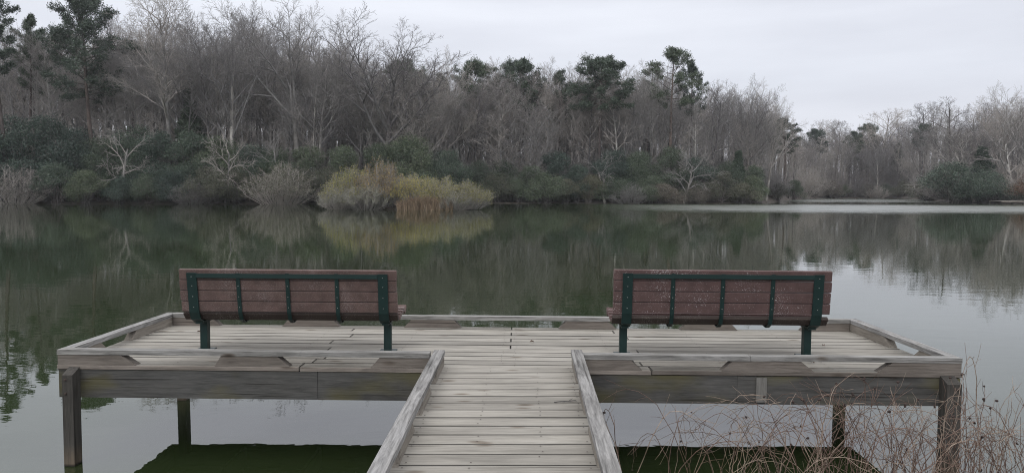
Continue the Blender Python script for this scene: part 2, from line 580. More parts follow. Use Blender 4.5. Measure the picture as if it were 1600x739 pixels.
def build_water():
    bm = bmesh.new()
    vs = [bm.verts.new((420 * math.sin(a), 420 * math.cos(a), 0)) for a in np.linspace(0, 2 * math.pi, 64, endpoint=False)]
    bm.faces.new(vs[::-1])
    m, t, b = base_mat('pond_water', 0.03)
    b.inputs['Base Color'].default_value = (0.021, 0.031, 0.012, 1)
    b.inputs['IOR'].default_value = 1.7
    tc = t.nodes.new('ShaderNodeTexCoord')
    sp = t.nodes.new('ShaderNodeSeparateXYZ')
    t.links.new(tc.outputs['Object'], sp.inputs[0])

    def math_(op, a, bb=None, clamp=False):
        n = t.nodes.new('ShaderNodeMath')
        n.operation = op
        n.use_clamp = clamp
        for i, v in enumerate((a, bb)):
            if v is None:
                continue
            if isinstance(v, (int, float)):
                n.inputs[i].default_value = v
            else:
                t.links.new(v, n.inputs[i])
        return n.outputs[0]

    def band(lo0, lo1, hi0, hi1, v):
        a = t.nodes.new('ShaderNodeMapRange')
        a.interpolation_type = 'SMOOTHSTEP'
        t.links.new(v, a.inputs[0])
        a.inputs[1].default_value, a.inputs[2].default_value = lo0, lo1
        c = t.nodes.new('ShaderNodeMapRange')
        c.interpolation_type = 'SMOOTHSTEP'
        t.links.new(v, c.inputs[0])
        c.inputs[1].default_value, c.inputs[2].default_value = hi0, hi1
        c.inputs[3].default_value, c.inputs[4].default_value = 1.0, 0.0
        return math_('MULTIPLY', a.outputs[0], c.outputs[0])
    # two streaks of water ruffled by a breeze
    wob = noise(t, mapped(t, tc.outputs['Object'], (0.06, 0.25, 1)), 1.0, 3, 0.6)
    wob2 = noise(t, mapped(t, tc.outputs['Object'], (0.45, 1.1, 1), (4, 2, 0)), 1.0, 3, 0.6)
    yy = math_('ADD', sp.outputs['Y'], math_('ADD', math_('MULTIPLY', math_('SUBTRACT', wob, 0.5), 16.0), math_('MULTIPLY', math_('SUBTRACT', wob2, 0.5), 22.0)))
    xr = t.nodes.new('ShaderNodeMapRange')
    xr.interpolation_type = 'SMOOTHSTEP'
    t.links.new(sp.outputs['X'], xr.inputs[0])
    xr.inputs[1].default_value, xr.inputs[2].default_value = 3.0, 26.0
    b1 = math_('MULTIPLY', band(66, 90, 106, 130, yy), xr.outputs[0])
    x2 = t.nodes.new('ShaderNodeMapRange')
    x2.interpolation_type = 'SMOOTHSTEP'
    t.links.new(sp.outputs['X'], x2.inputs[0])
    x2.inputs[1].default_value, x2.inputs[2].default_value = 40.0, 62.0
    b2 = math_('MULTIPLY', band(140, 152, 192, 212, yy), x2.outputs[0])
    patch = math_('MAXIMUM', b1, math_('MULTIPLY', b2, 0.7))
    streak = noise(t, mapped(t, tc.outputs['Object'], (0.25, 1.6, 1)), 1.0, 3, 0.6)
    sr = ramp(t, [(0.35, 0.55), (0.6, 1.0)])
    t.links.new(streak, sr.inputs[0])
    patch = math_('MULTIPLY', patch, sr.outputs[0])
    far = t.nodes.new('ShaderNodeMapRange')
    t.links.new(sp.outputs['Y'], far.inputs[0])
    far.inputs[1].default_value, far.inputs[2].default_value = 8.0, 60.0
    far.inputs[3].default_value, far.inputs[4].default_value = 0.010, 0.030
    t.links.new(math_('ADD', math_('MULTIPLY', patch, 1.2), 1.8), b.inputs['IOR'])
    rg = math_('ADD', far.outputs[0], math_('MULTIPLY', patch, 0.40))
    t.links.new(rg, b.inputs['Roughness'])
    # faint ripples
    w1 = noise(t, mapped(t, tc.outputs['Object'], (1.1, 2.3, 1)), 1.0, 3, 0.5)
    w2 = noise(t, mapped(t, tc.outputs['Object'], (6.0, 11.0, 1)), 1.0, 2, 0.5)
    h = math_('ADD', math_('MULTIPLY', w1, 1.0), math_('MULTIPLY', w2, 0.10))
    bn = t.nodes.new('ShaderNodeBump')
    bn.inputs['Strength'].default_value = 1.0
    bn.inputs['Distance'].default_value = 0.0021
    t.links.new(h, bn.inputs['Height'])
    t.links.new(bn.outputs[0], b.inputs['Normal'])
    o = bm_obj('water', bm, m)
    tag(o, 'calm green pond water mirroring the trees and the sky', kind='structure')


build_water()


# ------------------------------------------------------------------ the damp winter air
def build_haze():
    bm = bmesh.new()
    bmesh.ops.create_cube(bm, size=1.0, matrix=Matrix.Translation((0, 0, 21.5)) @ Matrix.Diagonal((2900, 2900, 49, 1)))
    m = bpy.data.materials.new('haze')
    m.use_nodes = True
    t = m.node_tree
    t.nodes.clear()
    v = t.nodes.new('ShaderNodeVolumePrincipled')
    v.inputs['Color'].default_value = (0.93, 0.95, 1.0, 1)
    v.inputs["Density"].default_value = 0.00022
    v.inputs['Anisotropy'].default_value = 0.2
    out = t.nodes.new('ShaderNodeOutputMaterial')
    t.links.new(v.outputs[0], out.inputs['Volume'])
    o = bm_obj('haze', bm, m)
    tag(o, 'thin grey winter haze over the pond and wood', 'haze', kind='stuff')


build_haze()


# ------------------------------------------------------------------ the wooden deck
DECK_LOC = Vector((-3.7638, 6.0135, 0.9458))              # top of the kerb rail at the near left corner
DECK_ROT = Matrix.Rotation(R(-0.597), 3, 'Z') @ Matrix.Rotation(R(0.225), 3, 'Y') @ Matrix.Rotation(R(-0.4166), 3, 'X')
DECK_MAT = Matrix.Translation(DECK_LOC) @ DECK_ROT.to_4x4()
W, D = 7.45, 1.94
RW, RT = 0.089, 0.040                                     # rail width and thickness
Z_BLK, Z_DECK, Z_BEAM = -0.127, -0.165, -0.400
WALK0, WALK1 = 3.090, 4.326                               # where the boardwalk's rails meet the deck

deck = thing('viewing_deck', 'wide weathered wooden deck with low kerb rails standing on posts in the pond', 'deck')
deck.matrix_world = DECK_MAT


def nails(bm, pts, z, r=0.0052, mat=1):
    for x, y in pts:
        vs = [bm.verts.new((x + r * math.cos(a), y + r * math.sin(a), z)) for a in np.linspace(0, 2 * math.pi, 6, endpoint=False)]
        bm.faces.new(vs).material_index = mat


def decking(name, parent, x0, x1, y0, y1, pitch, joints, nail_x, zt, zb):
    bm = bmesh.new()
    n = max(1, round((y1 - y0) / pitch))
    p = (y1 - y0) / n
    npts = []
    for i in range(n):
        a, b = y0 + i * p + 0.0042 + rng.uniform(-.001, .001), y0 + (i + 1) * p - 0.0042 + rng.uniform(-.001, .001)
        cuts = [x0] + sorted(joints(i)) + [x1]
        for c0, c1 in zip(cuts[:-1], cuts[1:]):
            dz = rng.uniform(-0.002, 0.002)
            s0 = 0.003 if c0 != x0 else rng.uniform(-.006, .006)
            s1 = 0.003 if c1 != x1 else rng.uniform(-.006, .006)
            add_box(bm, c0 + s0, c1 - s1, a, b, zb + dz, zt + dz, 0.0012)
        for nx in nail_x:
            for f in (0.22, 0.78):
                if rng.random() < 0.8:
                    npts.append((nx + rng.uniform(-.012, .012), a + (b - a) * f + rng.uniform(-.008, .008)))
    bmesh.ops.bevel(bm, geom=list(bm.edges), offset=0.005, segments=1, profile=0.5, affect='EDGES')
    bmesh.ops.recalc_face_normals(bm, faces=bm.faces)
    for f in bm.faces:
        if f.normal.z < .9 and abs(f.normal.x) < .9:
            f.material_index = 3 if f.calc_center_median().y < y0 + .012 else 2  # sides between boards take the painted gap shade
    nails(bm, npts, zt + 0.0036)
    return bm_obj(name, bm, (M['board_x'], M['nail'], M['board_gap_shade'], M['block_x']), parent)


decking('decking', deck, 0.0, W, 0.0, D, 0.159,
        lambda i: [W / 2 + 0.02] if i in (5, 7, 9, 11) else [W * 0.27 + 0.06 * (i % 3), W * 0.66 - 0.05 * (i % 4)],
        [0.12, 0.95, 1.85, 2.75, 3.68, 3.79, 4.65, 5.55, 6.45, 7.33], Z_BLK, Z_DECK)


def rail_pieces_x(parent, cuts, y0, y1, name='kerb_rail'):
    for c0, c1 in cuts:
        bm = bmesh.new()
        add_box(bm, c0 + .0015, c1 - .0015, y0, y1, -RT, 0, 0.0015)
        bm_obj(name, bm, M['rail_x'], parent, 0.004)


rail_pieces_x(deck, [(0, 2.02), (2.02, WALK0)], 0, RW)
rail_pieces_x(deck, [(WALK1, 5.72), (5.72, W)], 0, RW)
rail_pieces_x(deck, [(RW, 2.62), (2.62, 5.05), (5.05, W - RW)], D - RW, D)
for x0 in (0, W - RW):
    bm = bmesh.new()
    add_box(bm, x0, x0 + RW, RW + 0.002, D, -RT, 0, 0.0015)
    bm_obj('kerb_rail', bm, M['rail_y'], deck, 0.004)


def block_x(parent, b0, t0, t1, b1, y0, y1):
    """Trapezoid spacer under a rail across the deck: its foot from b0 to b1, its head from t0 to t1."""
    bm = bmesh.new()
    add_prism(bm, [(b0, Z_BLK + .001), (b1, Z_BLK + .001), (t1, -RT - .001), (t0, -RT - .001)], y0, y1, 'y')
    bm_obj('kerb_block', bm, M['block_x'], parent, 0.003)


def block_y(parent, x0, x1, b0, t0, t1, b1):
    bm = bmesh.new()
    add_prism(bm, [(b0, Z_BLK + .001), (b1, Z_BLK + .001), (t1, -RT - .001), (t0, -RT - .001)], x0, x1, 'x')
    bm_obj('kerb_block', bm, M['block_y'], parent, 0.003)


def dx(px):                                               # deck x under the near rail from a photograph column
    return (px - 88.2) / 1416.3 * W


def bx(px):                                               # the same under the far rail
    return (px - 263.0) / 1072.8 * W


block_x(deck, 0.004, 0.004, dx(188), dx(213), .006, .083)
block_x(deck, dx(337), dx(347), dx(436), dx(455), .006, .083)
block_x(deck, dx(583), dx(597), dx(676), dx(676), .006, .083)
block_x(deck, dx(911), dx(911), dx(990), dx(1008), .006, .083)
block_x(deck, dx(1132), dx(1149), dx(1255), dx(1276), .006, .083)
block_x(deck, dx(1375), dx(1398), W - .004, W - .004, .006, .083)
block_x(deck, RW + .002, RW + .002, bx(336), bx(350), D - .083, D - .006)
block_x(deck, bx(446), bx(457), bx(524), bx(535), D - .083, D - .006)
block_x(deck, bx(635), bx(647), bx(713), bx(724), D - .083, D - .006)
block_x(deck, bx(875), bx(887), bx(952), bx(964), D - .083, D - .006)
block_x(deck, bx(1062), bx(1074), bx(1139), bx(1151), D - .083, D - .006)
block_x(deck, bx(1248), bx(1260), W - RW - .002, W - RW - .002, D - .083, D - .006)
for x0 in (.006, W - .083):
    block_y(deck, x0, x0 + .077, .086, .086, .50, .62)
    block_y(deck, x0, x0 + .077, 1.02, 1.12, D - .007, D - .007)


def beam(name, parent, x0, x1, y0, y1, z0, z1, m):
    bm = bmesh.new()
    add_box(bm, x0, x1, y0, y1, z0, z1, 0.001)
    return bm_obj(name, bm, m, parent, 0.004)


zb1 = Z_DECK - 0.003
for c0, c1 in ((0.006, 2.16), (2.163, 3.72), (3.723, 5.62), (5.623, W - .006)):
    beam('rim_beam', deck, c0, c1, .012, .050, Z_BEAM, zb1, M['beam_x'])
for c0, c1 in ((0.006, 3.72), (3.723, W - .006)):
    beam('rim_beam', deck, c0, c1, D - .050, D - .012, Z_BEAM, zb1, M['beam_x'])
for x0 in (.006, W - .044):
    beam('rim_beam', deck, x0, x0 + .038, .052, D - .052, Z_BEAM + .002, zb1, M['beam_y'])
for k in range(1, 9):
    beam('joist', deck, k * W / 9 - .019, k * W / 9 + .019, .053, D - .053, Z_BEAM + .01, zb1, M['beam_y'])
beam('cleat', deck, dx(1186), dx(1202), -.004, .010, Z_BEAM + .02, zb1 - .012, M['cleat'])


def deck_post(x0, x1, y0, y1, ztop_front, ztop_back, zbot=-1.75):
    bm = bmesh.new()
    add_prism(bm, [(y0, zbot), (y1, zbot), (y1, ztop_back), (y0, ztop_front)], x0, x1, 'x')
    o = bm_obj('post', bm, M['post'], deck, 0.007)
    return o


def bolt_head(parent, x, y, z, r=.011, name='bolt'):
    bm = bmesh.new()
    bmesh.ops.create_cone(bm, cap_ends=True, segments=8, radius1=r, radius2=r * .7, depth=.012,
                          matrix=Matrix.Translation((x, y, z)) @ Matrix.Rotation(math.pi / 2, 4, 'X'))
    bm_obj(name, bm, M['nail'], parent)


p = deck_post(.100, .186, -.098, .010, -.188, -.140)
bolt_head(p, .128, -.103, -.225)
bolt_head(p, .128, -.103, -.34)
p = deck_post(W - .178, W - .062, -.108, .010, -.190, -.142)
bolt_head(p, W - .10, -.113, -.23)
bolt_head(p, W - .10, -.113, -.34)
for px_ in (279, 1314):
    q = DECK_MAT.inverted() @ at_depth(px_, 640, 7.72)
    deck_post(q.x - .046, q.x + .046, D - .155, D - .054, Z_BEAM + .06, Z_BEAM + .06)


# ------------------------------------------------------------------ the boardwalk
WALK_LOC = Vector((-0.69647, 3.46396, 0.91569))
WALK_ROT = Matrix.Rotation(R(-1.122), 3, 'Z') @ Matrix.Rotation(R(-0.596), 3, 'Y') @ Matrix.Rotation(R(0.5705), 3, 'X')
walk = thing('boardwalk', 'narrow weathered boardwalk with low kerb rails leading out to the deck', 'boardwalk')
walk.matrix_world = Matrix.Translation(WALK_LOC) @ WALK_ROT.to_4x4()
WW, WL, WN = 1.228, 2.522, -7.0
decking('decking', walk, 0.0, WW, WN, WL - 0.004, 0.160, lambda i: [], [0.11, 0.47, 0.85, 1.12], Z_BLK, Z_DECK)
for x0 in (0, WW - RW):
    for a0, a1 in ((WN, -1.6), (-1.598, WL + RW)):
        bm = bmesh.new()
        add_box(bm, x0, x0 + RW, a0, a1, -RT, 0, 0.0015)
        bm_obj('kerb_rail', bm, M['rail_y'], walk, 0.004)
    a = x0 + .006
    y_ref = 3.46
    block_y(walk, a, a + .077, 5.50 - y_ref, 5.60 - y_ref, WL + RW - .006, WL + RW - .006)
    block_y(walk, a, a + .077, 4.72 - y_ref, 4.82 - y_ref, 5.14 - y_ref, 5.24 - y_ref)
    block_y(walk, a, a + .077, 3.85 - y_ref, 3.95 - y_ref, 4.34 - y_ref, 4.44 - y_ref)
    for k in range(8):
        c = 3.3 - k * 0.9 - y_ref
        block_y(walk, a, a + .077, c - .30, c - .20, c + .20, c + .30)
for x0 in (.05, WW / 2 - .019, WW - .088):
    beam('stringer', walk, x0, x0 + .038, WN, WL - .008, Z_BEAM, Z_DECK - .003, M['beam_y'])
for x0 in (-.045, WW - .05):
    for y0 in (1.33, -1.6, -4.4):
        bm = bmesh.new()
        add_prism(bm, [(y0, -1.75), (y0 + .10, -1.75), (y0 + .10, -.155), (y0, -.165)], x0, x0 + .094, 'x')
        bm_obj('post', bm, M['post'], walk, 0.005)


# ------------------------------------------------------------------ the benches
def make_bench(label, plank_mat, px_mid, depth, yaw, half=0.957, run=.055, lift=0.0):
    p = at_depth(px_mid, 545, depth)
    q = DECK_MAT.inverted() @ p
    q.z = Z_BLK + 0.003
    t = thing('park_bench', label, 'bench', group='benches facing the water')
    t.matrix_world = DECK_MAT @ Matrix.Translation(q) @ Matrix.Rotation(yaw, 4, 'Z')
    th = .038

    def plank(name, y, z, ang, h, mat, parent=t):
        """Plank whose broad face is h high, its middle at (y, z), leaning by ang from vertical."""
        bm = bmesh.new()
        vs = add_box(bm, -half + rng.uniform(-.004, .004), half + rng.uniform(-.004, .004), -th / 2, th / 2, -h / 2, h / 2, 0.0006)
        bmesh.ops.bevel(bm, geom=list(bm.edges), offset=.006, segments=2, profile=0.5, affect='EDGES')
        bmesh.ops.transform(bm, matrix=Matrix.Translation((0, y, z)) @ Matrix.Rotation(ang, 4, 'X'), verts=bm.verts)
        return bm_obj(name, bm, mat, parent)
    lean = math.atan2(run, .385)
    # back planks, the topmost nearest the photographer
    top = Vector((-.185 - run, .770 + lift))
    dn = Vector((math.sin(lean), -math.cos(lean)))
    for k in range(4):
        c = top + dn * (.046 + k * .0965)
        plank('back_plank', c.x, c.y, lean, .0905, plank_mat)
    plank('heel_plank', -.145, .343, R(40), .082, M['plank_dark'])
    for k, (y, z, a) in enumerate(((-.065, .322, 84), (.030, .332, 85), (.125, .343, 86), (.220, .352, 92), (.300, .338, 130))):
        plank('seat_plank', y, z, R(a), .089, plank_mat)

    def strap(name, x, w, thick, hug):
        """Steel strap down the back of the planks, round the heel and forward under the seat."""
        off = th / 2 + .003 + hug
        prof = []
        nb = Vector((-math.cos(lean), -math.sin(lean)))
        a = top + dn * .028 + nb * off
        b_ = top + dn * .385 + nb * off
        prof += [a, b_, Vector((-.178, .318)), Vector((-.115, .283)), Vector((-.03, .293)), Vector((.22, .322)), Vector((.29, .300))]
        bm = bmesh.new()
        n = len(prof)
        nor = []
        for i in range(n):
            d = (prof[min(i + 1, n - 1)] - prof[max(i - 1, 0)]).normalized()
            nor.append(Vector((d.y, -d.x)))
        for i in range(n - 1):
            pass
        rows = []
        for i in range(n):
            o = prof[i] - nor[i] * 0
            q2 = prof[i] + (-nor[i]) * (-thick)
            rows.append([bm.verts.new((x - w / 2, o.x, o.y)), bm.verts.new((x + w / 2, o.x, o.y)),
                         bm.verts.new((x + w / 2, q2.x, q2.y)), bm.verts.new((x - w / 2, q2.x, q2.y))])
        for r0, r1 in zip(rows[:-1], rows[1:]):
            for i in range(4):
                j = (i + 1) % 4
                bm.faces.new((r0[i], r0[j], r1[j], r1[i]))
        bm.faces.new(rows[0])
        bm.faces.new(rows[-1][::-1])
        o = bm_obj(name, bm, M['green_metal'], t)
        for k in range(4):
            c = top + dn * (.046 + k * .0965 + (.014 if k == 0 else 0)) + nb * (off + thick + .003)
            bb = bmesh.new()
            bmesh.ops.create_uvsphere(bb, u_segments=8, v_segments=5, radius=.0042, matrix=Matrix.Translation((x, c.x, c.y)))
            bm_obj('bolt', bb, M['bolt'], o)
        return o
    ends = half - .118
    for s in (-1, 1):
        strap('end_bracket', s * ends, .086, .010, .002)
    for x in (-.43, 0, .43):
        strap('strap', x, .034, .007, .001)
    nb = Vector((-math.cos(lean), -math.sin(lean)))
    c = top + dn * .052 + nb * (th / 2 + .010)
    bm = bmesh.new()
    add_box(bm, -ends + .044, ends - .044, c.x - .007, c.x + .006, c.y - .019, c.y + .019)
    bm_obj('cross_bar', bm, M['green_metal'], t, .002)
    for s in (-1, 1):
        lx = s * ends
        bm = bmesh.new()
        add_box(bm, lx - .032, lx + .032, -.032, .032, .008, .300)
        o = bm_obj('leg', bm, M['green_metal'], t, .005)
        bm = bmesh.new()
        add_box(bm, lx - .030, lx + .030, -.13, .23, .262, .298)
        bm_obj('seat_arm', bm, M['green_metal'], t, .004)
        bm = bmesh.new()
        add_box(bm, lx - .075, lx + .075, -.075, .075, 0.0005, .009)
        fp = bm_obj('foot_plate', bm, M['green_metal'], o, .002)
    return t


make_bench('maroon plank bench with dark green steel brackets, left of the boardwalk, greyish worn planks', M['plank'], 463.5, 6.62, R(0.3), .950, .058, -.006)
make_bench('maroon plank bench right of the boardwalk, its back speckled with white lichen dots', M['plank_speckled'], 1116.0, 6.55, R(-0.1), .940, .040, .022)


# ------------------------------------------------------------------ plants: generators
def rand_dir():
    while True:
        v = Vector((rng.uniform(-1, 1), rng.uniform(-1, 1), rng.uniform(-1, 1)))
        if 0.01 < v.length_squared < 1:
            return v.normalized()


def turn(d, ang, az):
    a = d.orthogonal().normalized()
    b = d.cross(a)
    return (d * math.cos(ang) + (a * math.cos(az) + b * math.sin(az)) * math.sin(ang)).normalized()


class Grower:
    """Recursive branching; level lists give steps, wander, lift, children, angle, length ratio, where children start."""

    def __init__(self, steps, wander, lift, kids, ang, ratio, start, tip=0.25, rratio=0.55, rmin=0.011):
        self.s, self.w, self.l, self.k, self.a, self.q, self.st = steps, wander, lift, kids, ang, ratio, start
        self.tip, self.rr, self.rmin = tip, rratio, rmin
        self.trunk, self.crown, self.tips = [], [], []

    def go(self, p, d, L, r, lv=0):
        n = self.s[lv]
        out = self.trunk if lv == 0 else self.crown
        pts = [(p.copy(), d.copy(), r)]
        for i in range(n):
            d = (d + rand_dir() * self.w[lv] + Vector((0, 0, self.l[lv]))).normalized()
            q = p + d * (L / n)
            rn = max(self.rmin, r * (1 - (1 - (self.tip if lv == 0 else .10)) * ((i + 1) / n) ** .8))
            r0 = pts[-1][2]
            out.append((*p, *q, r0, rn))
            p = q
            pts.append((p.copy(), d.copy(), rn))
        if lv + 1 < len(self.s):
            nk = self.k[lv]
            nk = max(1, int(nk * rng.uniform(0.75, 1.25) + 0.5))
            az = rng.uniform(0, 6.28)
            for j in range(nk):
                t = self.st[lv] + (1 - self.st[lv]) * (j + rng.random()) / nk
                t = min(t, 0.999)
                f = t * n
                i = int(f)
                pp = pts[i][0].lerp(pts[i + 1][0], f - i)
                dd = pts[i + 1][1]
                rr = pts[i][2]
                az += 2.4 + rng.uniform(-.6, .6)
                a = self.a[lv] * rng.uniform(0.7, 1.3)
                nd = turn(dd, a, az)
                ll = L * self.q[lv] * rng.uniform(0.7, 1.25) * (1.15 - 0.55 * (t - self.st[lv]) / (1 - self.st[lv] + 1e-6))
                self.go(pp, nd, ll, max(self.rmin, min(rr * 0.85, r * 0 + pts[0][2] * self.rr * (1.1 - 0.5 * t))), lv + 1)
        else:
            self.tips.append((p.copy(), d.copy()))


def bare_tree(kind, H):
    if kind == 'tall':
        g = Grower([9, 6, 4, 3, 2], [.07, .16, .22, .28, .3], [.05, .09, .05, .03, .02], [15, 7, 6, 4], [.85, .75, .7, .7],
                   [.27, .5, .5, .55], [.42, .25, .2, .15])
        g.go(Vector((0, 0, 0)), Vector((0, 0, 1)), H, H * .0125)
    elif kind == 'slim':
        g = Grower([8, 5, 3, 2], [.06, .16, .22, .28], [.05, .12, .06, .03], [14, 7, 6], [.7, .7, .7],
                   [.22, .5, .55], [.35, .2, .15], rmin=.012)
        g.go(Vector((0, 0, 0)), Vector((0, 0, 1)), H, H * .0085)
    elif kind == 'vase':
        g = Grower([4, 7, 5, 3, 3], [.05, .13, .2, .26, .3], [.02, .03, .05, .03, .02], [7, 10, 8, 6], [.55, .62, .65, .65],
                   [1.0, .40, .42, .5], [.55, .22, .2, .15], tip=.5, rratio=.62, rmin=.012)
        g.go(Vector((0, 0, 0)), Vector((0, 0, 1)), H * .44, H * .019)
    elif kind == 'spread':
        g = Grower([6, 8, 5, 3, 3], [.05, .10, .17, .22, .25], [.04, .035, .05, .03, .02], [15, 10, 8, 4], [.62, .55, .6, .6],
                   [.66, .40, .45, .5], [.35, .25, .2, .15], tip=.35, rratio=.42, rmin=.012)
        g.go(Vector((0, 0, 0)), Vector((0, 0, 1)), H * .66, H * .016)
    elif kind == 'gnarl':
        g = Grower([7, 6, 4, 3], [.12, .30, .32, .35], [.02, .06, .04, .02], [9, 6, 6], [.8, .8, .8],
                   [.34, .5, .5], [.4, .3, .2], tip=.35, rratio=.5, rmin=.016)
        g.go(Vector((0, 0, 0)), Vector((.08, 0, 1)).normalized(), H * .9, H * .016)
    elif kind == 'sapling':
        g = Grower([7, 4, 3, 2], [.10, .2, .25, .3], [.04, .09, .04, .02], [17, 7, 4], [.8, .75, .7],
                   [.30, .5, .5], [.10, .25, .2], rmin=.013)
        g.go(Vector((0, 0, 0)), Vector((0, 0, 1)), H, H * .008)
    elif kind == 'low':                                     # pale tree leaning out over the water with drooping boughs
        g = Grower([5, 7, 5, 3], [.12, .20, .25, .28], [.0, -.02, -.01, .0], [9, 7, 6], [.9, .65, .7],
                   [.85, .42, .5], [.25, .2, .15], tip=.4, rratio=.55, rmin=.016)
        g.go(Vector((0, 0, 0)), Vector((.25, -.35, 1)).normalized(), H * .75, H * .024)
    zmax = float(np.percentile([s[5] for s in g.trunk + g.crown], 98.5))
    k = H / zmax
    T = np.array(g.trunk) * k
    Cn = np.array(g.crown) * np.array([k] * 6 + [1, 1])
    T[:, 6:] = np.array(g.trunk)[:, 6:]
    return tube_mesh('trunk', T), tube_mesh('crown', Cn, .05, 5)


def lobe_points(lobes, n, lo=.55, squash=1.0):
    c = np.array([l[0] for l in lobes])
    r = np.array([l[1] for l in lobes])
    pick = nrng.choice(len(lobes), n, p=(r ** 2) / (r ** 2).sum())
    d = nrng.normal(size=(n, 3))
    d /= np.linalg.norm(d, axis=1, keepdims=True)
    rad = r[pick] * (lo + (1 - lo) * nrng.random(n) ** .5) * (1 + .25 * nrng.normal(size=n).clip(-1, 1))
    pts = c[pick] + d * rad[:, None] * np.array([1, 1, squash])
    return pts


def pine_tree(H, crown_from, width, n_br, droop=0.0, sparse=1.0, seedling=False):
    """Straight trunk, tiers of boughs in the upper part, each ending in tufts of needles."""
    trunk, boughs, tuft = [], [], []
    p = Vector((0, 0, 0))
    d = Vector((0, 0, 1))
    n = 12
    pts = [p.copy()]
    r0 = H * .0135
    for i in range(n):
        d = (d + rand_dir() * .035 + Vector((0, 0, .05))).normalized()
        q = p + d * (H * .985 / n)
        trunk.append((*p, *q, r0 * (1 - .88 * i / n), r0 * (1 - .88 * (i + 1) / n)))
        p = q
        pts.append(p.copy())

    def on(t):
        f = min(t, .999) * n
        i = int(f)
        return pts[i].lerp(pts[i + 1], f - i)
    az = 0
    for j in range(n_br):
        t = crown_from + (1 - crown_from) * (j + rng.random()) / n_br
        u = (t - crown_from) / (1 - crown_from)
        az += 2.4 + rng.uniform(-.5, .5)
        prof = math.sin(math.pi * min(1, .22 + .80 * u)) ** .7 if not seedling else (1 - u) ** .9
        L = width * max(.12, prof) * rng.uniform(.6, 1.2)
        b = on(t)
        el = (.05 + .75 * u - droop) + rng.uniform(-.2, .2)
        dd = Vector((math.cos(az) * math.cos(el), math.sin(az) * math.cos(el), math.sin(el)))
        prev, rr = b, max(.02, L * .016)
        for s in range(4):
            dd = (dd + rand_dir() * .2 + Vector((0, 0, .06))).normalized()
            q = prev + dd * (L / 4)
            boughs.append((*prev, *q, rr * (1 - .2 * s), rr * (1 - .2 * (s + 1))))
            if s >= 1:
                for _ in range(2 if s < 3 else 3):
                    if rng.random() < sparse:
                        side = (dd + rand_dir() * .9 + Vector((0, 0, .25))).normalized()
                        e = q + side * L * rng.uniform(.10, .26)
                        boughs.append((*q, *e, .022, .014))
                        tuft.append(e)
            prev = q
        tuft.append(prev)
    for k in range(4):
        tuft.append(pts[-1] + Vector((rng.uniform(-.4, .4), rng.uniform(-.4, .4), rng.uniform(-.4, .15))))
    tc_ = np.array([list(v) for v in tuft])
    per = 64
    c = np.repeat(tc_, per, axis=0)
    dirs = nrng.normal(size=c.shape) * np.array([1, 1, .62])
    dirs /= np.linalg.norm(dirs, axis=1, keepdims=True)
    size = np.repeat(nrng.uniform(.45, .9, len(tc_)), per)[:, None] * (width / 4.5) ** .5
    cen = c + dirs * size * (nrng.random((len(c), 1)) ** .6) + np.array([0, 0, .08])
    nm = leaf_mesh('needles', cen, .42, .105, up=dirs * .9 + np.array([0, 0, .35]))
    return tube_mesh('trunk', trunk, .0, 8), tube_mesh('boughs', boughs, .06, 5), nm


def bush(H, Rr, n_leaf, leaf, n_lobe=16, low=.12, squash=.75, dome=1.0):
    lobes = []
    for _ in range(n_lobe):
        a = rng.uniform(0, 6.28)
        h = rng.random()
        rad = Rr * (1 - h ** (1.6 * dome)) ** .5 * rng.uniform(.35, .95)
        r = Rr * rng.uniform(.30, .50) * (1 - .30 * h)
        lobes.append((np.array([rad * math.cos(a), rad * math.sin(a), low * H + r * squash + h * (H * (1 - low) - 2 * r * squash)]), r))
    pts = lobe_points(lobes, n_leaf, .5, squash)
    pts[:, 2] = np.abs(pts[:, 2] - .05) + .05
    fm = leaf_mesh('foliage', pts, leaf, leaf * .52)
    stems = []
    for c, r in lobes:
        e = Vector(c)
        b = Vector((rng.uniform(-.15, .15) * Rr, rng.uniform(-.15, .15) * Rr, 0))
        m = b.lerp(e, .5) + rand_dir() * .12 * Rr
        stems += [(*b, *m, .05 * H / 5 + .02, .035), (*m, *e, .035, .018)]
        for _ in range(9):
            q = e + rand_dir() * r * 1.05
            stems.append((*e.lerp(q, .15), *q, .016, .009))
    return tube_mesh('stems', stems, .04, 5), fm


